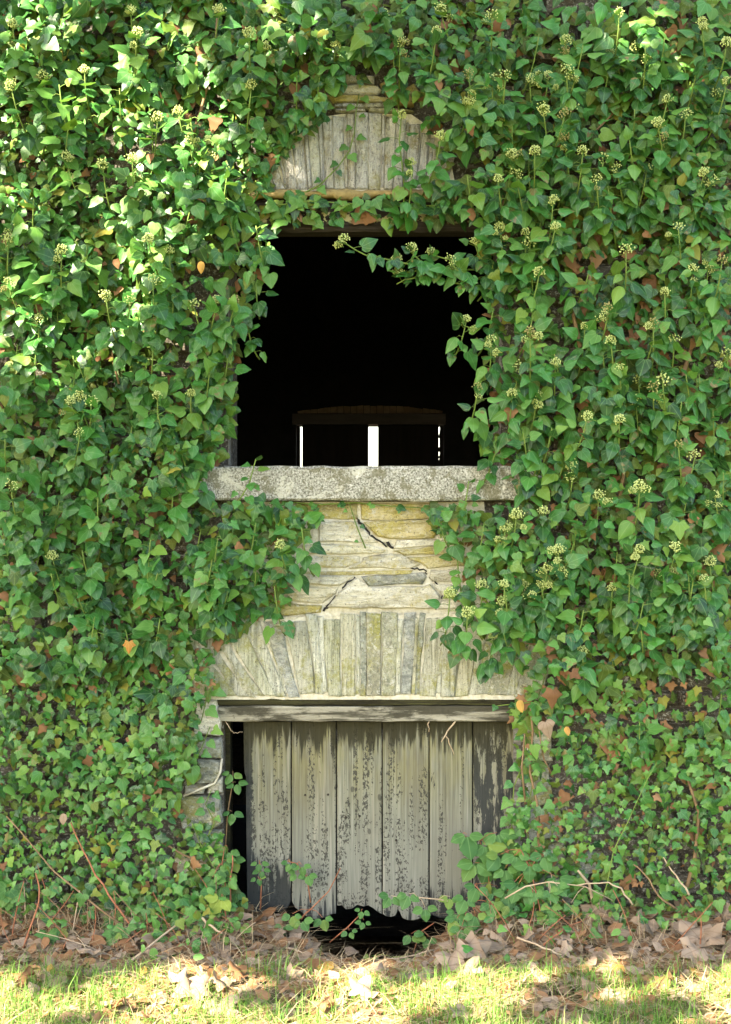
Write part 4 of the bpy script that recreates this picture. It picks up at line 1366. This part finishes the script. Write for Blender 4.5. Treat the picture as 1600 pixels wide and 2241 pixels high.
# ---------------------------------------------------------------- brambles, nettles and saplings at the foot of the wall
def bramble(label, stem, groups, size, mat='bramble', smat='stem_red', cat='bramble', shape='oval', w=0.0035):
    path = [P(px, py, y) for px, py, y in stem]
    root = thing('bramble', path[0], label, cat)
    mb = MB()
    mb.tube(path, w, w * 0.6, 5)
    leaves = []
    for px, py, y in groups:
        c = P(px, py, y)
        q = min(path, key=lambda p: (p - c).length)
        mb.tube([q, q.lerp(c, 0.5) + Vector((0, -0.005, 0.012)), c], 0.0016, 0.0012, 4, 0, False)
        yaw = R.uniform(-0.6, 0.6)
        for k, a in enumerate((-1.25, 0, 1.25)):
            a += yaw + R.uniform(-0.2, 0.2)
            tip = Vector((math.sin(a), -0.35, -math.cos(a) * 0.75))
            leaves.append(frame(c + tip * 0.012, tip, Vector((R.gauss(0, .2), -0.8, 0.8)), size * R.uniform(0.8, 1.15) * (1.15 if k == 1 else 0.9), 1.15))
    put('stem', mb.mesh('stem', [M[smat]]), root)
    for m in leaves:
        put('leaf', leaf_mesh(shape, R.randrange(5), mat), root, m)


bramble('bramble with broad dull leaves standing against the right of the plank door', [(1075, 1985, -0.06), (1068, 1900, -0.07), (1050, 1840, -0.06), (1010, 1828, -0.08)], [(1022, 1826, -0.09), (1062, 1848, -0.08), (1040, 1888, -0.10), (1088, 1822, -0.06), (1075, 1880, -0.05), (1100, 1830, -0.04)], 0.085)
bramble('bramble with an arching pale stem in front of the plank door foot', [(1010, 1978, -0.16), (960, 1968, -0.2), (915, 1964, -0.22), (882, 1976, -0.22)], [(895, 1956, -0.22), (856, 1960, -0.2), (930, 1985, -0.22), (985, 1962, -0.18), (1000, 1996, -0.2)], 0.048, smat='stem_pale')
bramble('leafy bramble thicket right of the door foot', [(1090, 2060, -0.12), (1065, 2010, -0.16), (1030, 1975, -0.18), (1040, 1935, -0.18)], [(1045, 1940, -0.18), (1020, 1965, -0.2), (1075, 1975, -0.2), (1000, 2010, -0.22), (1040, 2000, -0.22), (1060, 2030, -0.2), (1100, 1990, -0.14), (1010, 2030, -0.24), (1090, 1940, -0.1)], 0.054)
bramble('bramble of pale green leaves in front of the ivy right of the door', [(1190, 2050, -0.2), (1180, 1980, -0.2), (1160, 1900, -0.18), (1140, 1860, -0.16)], [(1130, 1870, -0.16), (1160, 1890, -0.18), (1105, 1900, -0.14), (1135, 1935, -0.18), (1190, 1870, -0.16), (1110, 1950, -0.16), (1170, 1945, -0.18), (1095, 1870, -0.12), (1220, 1920, -0.18)], 0.062)
bramble('small bramble shoot in the dark hole under the door', [(722, 2062, -0.1), (760, 2030, -0.14), (790, 2000, -0.14)], [(794, 1990, -0.15), (796, 2014, -0.14), (764, 2036, -0.14)], 0.032)
bramble('bramble with reddish stem crossing the second door plank', [(618, 2045, -0.16), (680, 1990, -0.1), (720, 1950, -0.04), (745, 1900, -0.02)], [(640, 2000, -0.14), (660, 2012, -0.15), (620, 2022, -0.15), (706, 2008, -0.13)], 0.044)
bramble('little leafy twig in front of the first and second door planks', [(680, 1975, -0.02), (672, 1920, -0.02), (650, 1890, -0.02), (630, 1885, -0.02)], [(635, 1886, -0.03), (660, 1892, -0.03), (672, 1912, -0.03), (652, 1910, -0.02)], 0.038)
bramble('small sprig in front of the tarred first plank', [(570, 1990, -0.02), (572, 1940, -0.02), (568, 1890, -0.02)], [(568, 1886, -0.02), (572, 1902, -0.02), (564, 1918, -0.02)], 0.034, shape='small')
bramble('broad leaved sapling in the dark gap left of the door', [(492, 1880, 0.02), (498, 1780, 0.03), (508, 1720, 0.02), (510, 1690, 0.02)], [(508, 1690, 0.01), (516, 1712, 0.01), (508, 1776, 0.01)], 0.045, smat='stem_brown', shape='small', cat='sapling')
bramble('green undergrowth leaves in the gap at the left door jamb', [(500, 2010, -0.08), (495, 1950, -0.08), (486, 1890, -0.08), (492, 1850, -0.04)], [(500, 1860, -0.04), (490, 1880, -0.06), (476, 1900, -0.1), (508, 1880, -0.02), (484, 1940, -0.12), (520, 1950, -0.05), (466, 1920, -0.12), (540, 2010, -0.1), (560, 2010, -0.1)], 0.05)
bramble('yellow lime bramble leaves left of the door foot', [(500, 2040, -0.22), (492, 1990, -0.22), (488, 1960, -0.22)], [(484, 1964, -0.23)], 0.058, mat='lime')
bramble('bramble with pale stem arching over the litter right of the door', [(1105, 1966, -0.28), (1150, 1940, -0.3), (1200, 1930, -0.3), (1280, 1940, -0.28), (1340, 1970, -0.24)], [(1206, 1950, -0.3), (1220, 1938, -0.3), (1250, 1976, -0.3), (1170, 1950, -0.3), (1205, 1980, -0.3)], 0.04, smat='stem_pale', shape='heart')
bramble('low green plant in the litter left of the door', [(270, 2060, -0.3), (262, 2040, -0.3)], [(262, 2032, -0.32), (275, 2026, -0.32), (250, 2044, -0.34)], 0.042, smat='stem_green', shape='heart', cat='plant')
bramble('low dark leaved plant at the edge of the grass left of the door', [(470, 2140, -0.5), (465, 2110, -0.5)], [(455, 2110, -0.5), (475, 2120, -0.52), (490, 2130, -0.52), (450, 2132, -0.54), (480, 2105, -0.48)], 0.05, smat='stem_green', shape='heart', cat='plant')
bramble('bright green sprig at the left edge above the leaf litter', [(20, 2000, -0.2), (18, 1960, -0.22)], [(18, 1945, -0.22), (26, 1955, -0.22)], 0.07, smat='stem_green', shape='tri', cat='plant')
bramble('dark star leaved seedling in the litter at left', [(105, 2062, -0.35), (104, 2045, -0.35)], [(104, 2040, -0.36), (110, 2048, -0.36)], 0.05, smat='stem_green', shape='star', cat='plant')
bramble('grey green shoots in the dark hole below the fifth plank', [(905, 2085, -0.05), (920, 2040, -0.08), (950, 2020, -0.1)], [(900, 2044, -0.1), (938, 2050, -0.1)], 0.045)
bramble('low seedlings along the threshold of the hole', [(860, 2095, -0.1), (900, 2092, -0.12), (960, 2088, -0.14)], [(880, 2094, -0.15), (935, 2084, -0.15), (812, 2092, -0.14)], 0.026, smat='stem_green', shape='heart', cat='plant')

# ---------------------------------------------------------------- dead stems and twigs
def twig(label, pts, r, mat, group=None, cat='twig', name='twig'):
    mb = MB()
    path = [P(px, py, y) for px, py, y in pts]
    fine = []
    for a, b in zip(path, path[1:]):
        for i in range(3):
            fine.append(a.lerp(b, i / 3) + Vector((R.uniform(-1, 1), R.uniform(-1, 1), R.uniform(-1, 1))) * 0.004)
    fine.append(path[-1])
    mb.tube(fine, r, r * 0.55, 5)
    o = put(name, mb.mesh(name, [M[mat]]), None, label=label, category=cat)
    if group:
        o['group'] = group


twig('upright brown dead stem in the dark gap beside the door', [(503, 1990, -0.1), (505, 1930, -0.1), (509, 1872, -0.1)], 0.0055, 'stem_red')
twig('thick cut tan stalk leaning over the litter left of the door', [(420, 1995, -0.25), (455, 2020, -0.34), (486, 2042, -0.4)], 0.0075, 'stem_pale')
twig('short upright broken stalk at the grass edge', [(446, 2215, -0.75), (448, 2160, -0.75), (438, 2114, -0.74)], 0.0075, 'stem_pale')
twig('long grey twig lying diagonally on the leaf litter', [(235, 2150, -0.62), (320, 2075, -0.5), (420, 2000, -0.3)], 0.006, 'stem_pale')
twig('long brown stalk leaning in front of the ivy at left', [(325, 2080, -0.3), (240, 1960, -0.25), (195, 1890, -0.2), (155, 1800, -0.16)], 0.0055, 'stem_red')
twig('straight green brown stem leaning at the far left', [(260, 2020, -0.3), (120, 1910, -0.22), (14, 1786, -0.16)], 0.005, 'stem_brown')
twig('arching brown stem from the litter at the left edge', [(48, 2080, -0.4), (75, 2010, -0.38), (88, 1950, -0.36), (78, 1910, -0.34)], 0.005, 'stem_red')
twig('pale stalk lying on the litter right of the door', [(1130, 2050, -0.45), (1190, 2075, -0.5), (1230, 2090, -0.52)], 0.005, 'stem_pale')
twig('pale stick at the lower edge of the dark hole', [(830, 2104, -0.35), (890, 2094, -0.3), (950, 2078, -0.26)], 0.005, 'stem_pale')
twig('brown stick lying left of the hole under the door', [(610, 2066, -0.3), (665, 2088, -0.34), (725, 2102, -0.36)], 0.006, 'stem_pale')
twig('orange root hanging under the door lintel', [(996, 1579, 0.0), (980, 1602, -0.02), (966, 1624, -0.02)], 0.0042, 'stem_pale', cat='root', name='hanging_root')
twig('grey rootlet dangling on the fifth plank', [(978, 1612, 0.0), (986, 1632, 0.02), (994, 1652, 0.03)], 0.003, 'stem_pale', cat='root', name='hanging_root')
twig('short orange root at the top of the fifth plank seam', [(938, 1579, 0.0), (938, 1592, 0.0), (939, 1602, 0.01)], 0.003, 'stem_pale', cat='root', name='hanging_root')
twig('fine orange rootlet hooked over the gap left of the door', [(494, 1580, 0.0), (506, 1600, 0.0), (516, 1604, 0.0), (531, 1602, 0.02)], 0.0022, 'stem_pale', cat='root', name='hanging_root')
twig('orange bare stem arching above the litter right of the door', [(1190, 2070, -0.4), (1235, 2030, -0.34), (1290, 2008, -0.26)], 0.004, 'stem_red')
twig('thick grey stem at the wall foot right of the door', [(1296, 1980, -0.1), (1290, 1935, -0.12), (1265, 1905, -0.14)], 0.009, 'stem_pale')
twig('long brown stem leaning in the ivy at the right', [(1480, 1990, -0.2), (1440, 1960, -0.22), (1410, 1910, -0.2), (1370, 1880, -0.16)], 0.005, 'stem_brown')
twig('bare brown stem standing in the ivy far right', [(1510, 1960, -0.2), (1480, 1915, -0.2), (1452, 1876, -0.18)], 0.005, 'stem_pale')
twig('bent twig above the litter under the right ivy', [(1385, 1980, -0.3), (1360, 1945, -0.3), (1330, 1930, -0.3), (1262, 1938, -0.3)], 0.0045, 'stem_pale')
twig('tall thin green grass stalk leaning in front of the right ivy', [(1318, 1970, -0.25), (1345, 1860, -0.28), (1390, 1760, -0.3), (1438, 1668, -0.3)], 0.0028, 'stem_green', cat='grass stalk', name='grass_stalk')
# ---------------------------------------------------------------- big fallen leaves on the ground
def ground_hit(px, py):
    """where the line of sight through a pixel meets the ground"""
    d = (P(px, py) - cam.location)
    lo = 0.3
    t = lo
    while t < 3:
        q = cam.location + d * t
        if q.z < ground_z(q.x, q.y) or q.y > -0.02:
            return q
        t += 0.004
    return cam.location + d


def fallen(px, py, L, mat, lab, yaw=None, up=0.2, sh='syc', lift=0.02, pitch=0.0):
    q = ground_hit(px, py)
    q = Vector((q.x, q.y, max(ground_z(q.x, q.y), q.z) + lift + 0.022))
    yaw = R.uniform(0, 6.28) if yaw is None else yaw
    tip = Vector((math.cos(yaw), math.sin(yaw), pitch))
    nor = Vector((R.gauss(0, 0.15), -up, 1))
    put('fallen_leaf', leaf_mesh(sh, R.randrange(5), mat, 'fallen_leaf'), None, frame(q - tip * L * 0.34, tip, nor, L * 0.76), label=lab, category='leaf')


fallen(985, 2130, 0.17, 'tan', 'largest flat grey tan sycamore leaf right of the hole', 2.6, 0.7, lift=0.04)
fallen(1050, 2110, 0.14, 'tan', 'broad pale sycamore leaf overlapping the largest one', 0.4, 0.7, lift=0.06)
fallen(1035, 2150, 0.11, 'tan', 'pale leaf just below the two big overlapping leaves', 5.6, 0.5, lift=0.03)
fallen(800, 2195, 0.12, 'tan', 'upright tan leaf in the sunlit grass at the centre', 1.0, 1.2, lift=0.05, pitch=0.6)
fallen(655, 2060, 0.105, 'tan', 'cream leaf under the second plank at the litter edge', 0.2, 0.9, sh='heart', lift=0.03)
fallen(690, 2085, 0.07, 'brown', 'small reddish brown leaf below the cream leaf', 5.6, 0.4, sh='small')
fallen(770, 2100, 0.08, 'tan', 'pale greenish leaf at the lip of the hole', 0.1, 0.5, sh='heart')
fallen(1315, 2010, 0.17, 'tan', 'large upright curled tan leaf below the right ivy', 1.5, 2.2, lift=0.07, pitch=1.2)
fallen(1330, 2040, 0.10, 'tan', 'crumpled tan leaf beneath the large upright curled one', 4.0, 1.0, lift=0.03)
fallen(1510, 2070, 0.17, 'tan', 'big curled grey leaf in the heap at the right', 2.0, 1.0, lift=0.05, pitch=0.5)
fallen(1560, 2090, 0.15, 'tan', 'pale drooping leaf at the right edge of the leaf heap', 5.2, 0.8, lift=0.05)
fallen(1515, 2110, 0.14, 'tan', 'sunlit curled leaf at the front of the right leaf heap', 3.8, 0.8, lift=0.03)
fallen(1420, 2050, 0.14, 'tan', 'long curled grey leaf left of the right leaf heap', 0.3, 0.7, lift=0.03)
fallen(1240, 2080, 0.10, 'tan', 'pale folded leaf among the twigs right of the big flat leaves', 1.2, 1.2, pitch=0.5, lift=0.03)
fallen(1095, 2080, 0.08, 'tan', 'cream curled leaf right of the door foot', 1.0, 1.4, pitch=0.4, lift=0.03)
fallen(1225, 2105, 0.10, 'tan', 'tan leaf at the top of the right grass', 2.8, 0.7)
fallen(415, 2195, 0.16, 'tan', 'broad sunlit tan leaf at the left grass edge', 3.4, 0.7, lift=0.03)
fallen(400, 2165, 0.10, 'tan', 'grey leaf standing behind the broad sunlit tan leaf', 1.3, 1.3, pitch=0.5, lift=0.03)
fallen(490, 2180, 0.11, 'tan', 'pale curled leaf beside the short broken stalk', 0.9, 0.9, lift=0.03)
fallen(525, 2150, 0.10, 'brown', 'rusty brown leaf right of the short broken stalk', 0.9, 0.9, lift=0.03)
fallen(45, 2165, 0.10, 'brown', 'dark brown leaf in the shade at the lower left', 2.6, 0.8, lift=0.03)
fallen(190, 2110, 0.11, 'tan', 'pink tan leaf on the litter below the left ivy', 4.5, 0.7, lift=0.03)
fallen(10, 2010, 0.13, 'tan', 'round greyish leaf at the left edge of the litter', 0.4, 1.3, sh='heart', lift=0.06)
fallen(240, 1955, 0.12, 'tan', 'long folded tan leaf hanging in the stems left of the door', -0.9, 1.6, pitch=-0.6, lift=0.1)
fallen(305, 2005, 0.06, 'gold', 'small round golden leaf among the left stems', 4.7, 1.5, sh='heart', pitch=-0.3, lift=0.06)
fallen(1460, 2020, 0.06, 'lime', 'bright green leaf on top of the right leaf heap', 0.5, 1.0, sh='oval', lift=0.08)
fallen(1110, 2130, 0.05, 'bramble', 'small green leaf standing among the fallen leaves right of centre', 1.5, 2.0, sh='small', pitch=1.2, lift=0.05)
fallen(1025, 2140, 0.06, 'ivy', 'green leaf lying on the pale sycamore leaves', 0.3, 0.8, sh='heart', lift=0.09)
fallen(700, 2225, 0.10, 'brown', 'brown and white leaf at the bottom edge in the sun', 2.4, 0.6)
fallen(1010, 2235, 0.10, 'tan', 'pale leaf on the bottom edge right of centre', 1.4, 0.8, pitch=0.4)
fallen(1450, 2165, 0.09, 'brown', 'orange brown leaf in the sunlit grass at the right', 2.4, 0.8)
fallen(645, 2150, 0.09, 'tan', 'half buried grey leaf left of the mossy patch', 0.4, 0.7)

LAND = [(30, 2010, 'the round greyish leaf at the left edge'), (190, 2110, 'the pink tan leaf below the left ivy'), (105, 2050, 'the dark star leaved seedling'), (265, 2035, 'the low green plant in the litter'),
        (240, 1955, 'the long folded leaf in the left stems'), (455, 2020, 'the thick cut tan stalk'), (505, 1930, 'the brown stem in the dark gap'), (655, 2060, 'the cream leaf under the second plank'), (800, 2100, 'the lip of the hole'),
        (985, 2130, 'the largest flat sycamore leaf'), (1095, 2080, 'the cream curled leaf by the door foot'), (1165, 2060, 'the pale stalk right of the door'), (1240, 2080, 'the pale folded leaf among twigs'), (1315, 2010, 'the large upright curled leaf'),
        (1420, 2050, 'the long curled grey leaf'), (1510, 2070, 'the leaf heap at the right'), (1580, 2010, 'the right edge of the litter'), (415, 2195, 'the broad sunlit leaf at the grass edge'), (446, 2150, 'the short broken stalk'), (340, 2060, 'the long grey diagonal twig')]


def where(px, py):
    lx, ly, ph = min(LAND, key=lambda l: (l[0] - px) ** 2 + 4 * (l[1] - py) ** 2)
    dx, dy = px - lx, (py - ly) * 1.6
    if abs(dx) > abs(dy):
        w = 'left of' if dx < 0 else 'right of'
    else:
        w = 'behind' if dy < 0 else 'in front of'
    return ('just ' if math.hypot(dx, dy) < 45 else '') + w + ' ' + ph


USED = set()
for k in range(60):
    px = R.uniform(20, 520) if k < 42 else R.uniform(1060, 1590)
    y = -R.uniform(0.1, 0.45)
    x = (px - CX) * (D + y) / F
    b = Vector((x, y, ground_z(x, y) - 0.02))
    l = R.uniform(0.1, 0.34)
    t = b + Vector((R.gauss(0, 0.5) * l, R.uniform(-0.2, 0.15) * l, l * R.uniform(0.3, 1.0)))
    mid = b.lerp(t, 0.5) + Vector((R.gauss(0, 0.02), R.gauss(0, 0.01), 0.02))
    mat = R.choice(('stem_red', 'stem_red', 'stem_brown', 'stem_pale'))
    dx = (t.x - b.x) / l
    lab = {'stem_red': 'reddish', 'stem_brown': 'brown', 'stem_pale': 'straw coloured'}[mat] + (' stem leaning left ' if dx < -0.25 else ' stem leaning right ' if dx > 0.25 else ' upright stem ') + where(*to_px(b))
    if lab in USED or len(lab.split()) > 16:
        continue
    USED.add(lab)
    mb = MB()
    mb.tube(bez(b, mid, t, 6), R.uniform(0.002, 0.0042), 0.0016, 4)
    put('twig', mb.mesh('twig', [M[mat]]), None, label=lab, category='twig', group='thin dead stems in the litter')

for k in range(520):
    px = R.uniform(-10, 1610)
    y = -abs(R.gauss(0.42, 0.28)) - 0.03
    x = (px - CX) * (D + y) / F
    if abs(x - 0.06) < 0.25 and y > -0.18:
        continue
    z = ground_z(x, y) + R.uniform(0.008, 0.035)
    a = R.uniform(0, 6.28)
    tip = Vector((math.cos(a), math.sin(a), R.gauss(0, 0.4)))
    mat = R.choice(('brown', 'brown', 'tan', 'tan', 'gold') if k % 7 == 0 else ('tan', 'brown'))
    sh = R.choice(('small', 'small', 'heart', 'tri'))
    lab = {'brown': 'rusty', 'tan': 'tan', 'gold': 'golden'}[mat] + {'small': ' narrow', 'heart': ' rounded', 'tri': ' lobed'}[sh] + ' leaf ' + where(*to_px((x, y, z)))
    if lab in USED or len(lab.split()) > 16:
        continue
    USED.add(lab)
    put('litter_leaf', leaf_mesh(sh, R.randrange(5), mat, 'litter_leaf'), None,
        frame((x, y, z), tip, Vector((R.gauss(0, .5), -0.5, 1)), R.uniform(0.05, 0.085)), label=lab, category='leaf', group='small dry leaves in the litter')

# fine litter nobody could count
j = Join()
for k in range(7000):
    x = R.uniform(-2.1, 2.1)
    y = -abs(R.gauss(0.32, 0.38)) + 0.0 if R.random() < 0.75 else -R.uniform(0.4, 1.3)
    if y < -1.4 or (abs(x - 0.06) < 0.24 and y > -0.14 and R.random() < 0.8):
        continue
    a = R.uniform(0, 6.28)
    tip = Vector((math.cos(a), math.sin(a), R.gauss(0, 0.35)))
    j.add(R.choice(('small', 'small', 'heart')), R.randrange(5), R.choice(('brown', 'brown', 'tan', 'tan', 'tan', 'brown')), frame((x, y, ground_z(x, y) + R.uniform(0, 0.02)), tip, Vector((R.gauss(0, .4), R.gauss(-.3, .4), 1)), R.uniform(0.028, 0.068)))
j.put('leaf_litter', None, kind='stuff', label='mass of fine brown leaf litter along the wall foot', category='leaf litter')


j = Join()
for k in range(620):
    px = R.choice((R.uniform(-20, 540), R.uniform(1060, 1620), R.uniform(300, 520)))
    y = -abs(R.gauss(0.0, 0.17)) - 0.03
    x = (px - CX) * (D + y) / F
    z = ground_z(x, y) + abs(R.gauss(0, 0.09))
    a = R.uniform(0, 6.28)
    j.add(R.choice(('star', 'tri', 'small', 'oval')), R.randrange(5), R.choice(('ivy', 'ivy_young_sunlit', 'ivy_young_sunlit', 'bramble', 'ivy_old')), frame((x, y, z), (math.cos(a), -0.4, math.sin(a) - 0.3), (R.gauss(0, .4), -0.8, 0.9), R.uniform(0.025, 0.055)))
j.put('ground_ivy', None, kind='stuff', label='low ivy and weeds creeping over the litter along the wall foot', category='ground cover')


def blades(name, n, place, length, width, mat, bend, lab, cat, lie=0.0):
    rows = []
    mb = MB()
    for k in range(n):
        q = place()
        if q is None:
            continue
        x, y = q
        z = ground_z(x, y) - 0.003
        L = length() 
        a = R.uniform(0, 6.28)
        d = Vector((math.cos(a), math.sin(a), 0))
        side = Vector((-d.y, d.x, 0)) * width * R.uniform(0.7, 1.3)
        if lie:
            up = R.uniform(0.0, 0.5) ** 1.5
        else:
            up = R.uniform(0.75, 1.0)
        b = bend * R.uniform(0.3, 1.4)
        p0 = Vector((x, y, z + (R.uniform(0, 0.03) if lie else 0)))
        p1 = p0 + Vector((d.x * b * 0.3, d.y * b * 0.3, up)) * L * 0.5
        p2 = p0 + Vector((d.x * b, d.y * b, up * (1 - 0.35 * b))) * L
        if lie:
            p1 = p0 + (d + Vector((R.gauss(0, .15), R.gauss(0, .15), up + 0.06))) * L * 0.5
            p2 = p0 + (d + Vector((0, 0, up * 0.8))) * L
        mb.add([p0 - side, p0 + side, p1 + side * 0.8, p1 - side * 0.8, p2], [(0, 1, 2, 3), (3, 2, 4)])
    put(name, mb.mesh(name, [M[mat]]), None, kind='stuff', label=lab, category=cat)


def gp():
    x = R.uniform(-2.0, 2.0)
    y = R.uniform(-1.45, -0.32)
    dn = n2(x, y, 2.2, 31) + 0.5 * n2(x, y, 6, 17)
    edge = -0.66 + 0.26 * n2(x, 0, 1.7, 8) + 0.08 * n2(x, 3, 5, 8)
    if y > edge and R.random() < 0.93:
        return None
    if R.random() > 0.46 + dn * 1.9 + (0.28 if x > 0.2 else 0) + 0.25 * (-0.6 - y):
        return None
    return x, y


blades('grass', 24000, gp, lambda: R.uniform(0.03, 0.12) * (1.0 if R.random() < 0.85 else 1.6), 0.0015, 'grass', 0.7, 'short sunlit grass along the bottom of the picture', 'grass')


def sp():
    x = R.uniform(-2.0, 2.0)
    y = -abs(R.gauss(0.3, 0.28)) + 0.02 if R.random() < 0.5 else R.uniform(-1.4, -0.5)
    if abs(x - 0.06) < 0.24 and y > -0.14:
        return None
    return x, y


blades('straw', 9500, sp, lambda: R.uniform(0.05, 0.20), 0.0013, 'straw', 0.7, 'dry straw and dead grass lying over the litter', 'straw', lie=1.0)


def tp():
    px, y0 = R.choice(((540, -0.35), (300, -0.2), (90, -0.2), (1250, -0.3), (1400, -0.3), (1080, -0.3), (530, -0.42), (200, -0.25)))
    y = y0 + R.gauss(0, 0.05)
    return ((px - CX + R.gauss(0, 90)) * (D + y) / F, y)


blades('dry_grass', 240, tp, lambda: R.uniform(0.08, 0.26), 0.0016, 'straw', 1.6, 'tufts of long dry grass standing in the litter', 'grass')

# ---------------------------------------------------------------- unseen tree on the left, added to shade the wall, gaps shaped for sun
def virt(px, py, d):
    """where the sun ray through a point d in front of the wall meets the wall plane"""
    p = P(px, py, -d)
    k = p.y / SUN.y
    q = p - SUN * k
    return q.x, q.z


LIT = [(60, 40, 95, 70), (285, 120, 105, 80), (470, 25, 90, 55), (605, 20, 50, 40), (150, 220, 120, 75), (390, 265, 60, 60), (170, 385, 170, 65), (330, 390, 60, 50), (210, 520, 170, 50), (30, 545, 60, 90), (50, 690, 60, 60), (325, 610, 45, 40), (250, 640, 40, 30),
       (1395, 115, 55, 25), (1410, 10, 30, 15), (70, 300, 80, 50), (50, 440, 70, 60), (240, 300, 70, 40), (20, 640, 50, 60), (140, 600, 50, 35), (700, 90, 25, 20)]
LV = []
for px, py, rx, ry in LIT:
    vx, vz = virt(px, py, 0.2)
    g = 2.1 if px < 450 else 1.3
    LV.append((vx, vz, rx / 500 * g + 0.09, ry / 500 * g + 0.09))


def lit(vx, vz):
    wob = 0.30 * n2(vx, vz, 5.0, 50)
    if n2(vx, vz, 6.0, 90) < -0.30:
        return False
    for cx, cz, rx, rz in LV:
        if ((vx - cx) / rx) ** 2 + ((vz - cz) / rz) ** 2 < 1 + wob * 2:
            return True
    return False


tree = thing('shade_tree', (-6.9, -5.4, 0), 'added unseen sycamore with crown gaps shaped to dapple the barn wall', 'tree')
j = Join()
cnt = 0
while cnt < 20000:
    vx, vz = R.uniform(-2.6, 3.4), R.uniform(-3.4, 5.2)
    low = vz < -0.60 + 0.42 * n2(vx, 0, 3.2, 70)
    if low:
        if n2(vx, vz, 4.2, 81) < 0.36:
            cnt += 0.4
            continue
        t = R.uniform(9.6, 10.6)
    else:
        if lit(vx, vz):  # crown left open here so sun patches reach the wall
            continue
        t = R.uniform(7.0, 9.6)
    q = Vector((vx, 0, vz)) + SUN * t
    nor = SUN + Vector((R.gauss(0, .5), R.gauss(0, .5), R.gauss(0, .5)))
    a = Vector((R.gauss(0, 1), R.gauss(0, 1), R.gauss(0, 1)))
    j.add('syc', R.randrange(5), 'canopy', frame(q, a, nor, R.uniform(0.09, 0.17)))
    cnt += 1
j.put('crown', tree, kind='stuff')
mb = MB()
trunk_top = Vector((-5.6, -4.6, 5.4))
mb.tube([(-6.9, -5.4, -0.1), (-6.75, -5.3, 1.5), (-6.3, -5.0, 3.6), trunk_top], 0.24, 0.12, 9)
for tx, tz in ((-1.5, 0.5), (0, 2.5), (1.5, 1), (2.5, 3.5), (-1.0, 4.2), (2.0, -0.4)):
    e = Vector((tx, 0, tz)) + SUN * 9.4
    mb.tube(bez(trunk_top - Vector((0.2, 0.1, 0.5)), trunk_top.lerp(e, 0.4) + Vector((0, 0, 0.5)), e, 6), 0.08, 0.02, 6)
put('trunk', mb.mesh('trunk', [M['bark']]), tree)
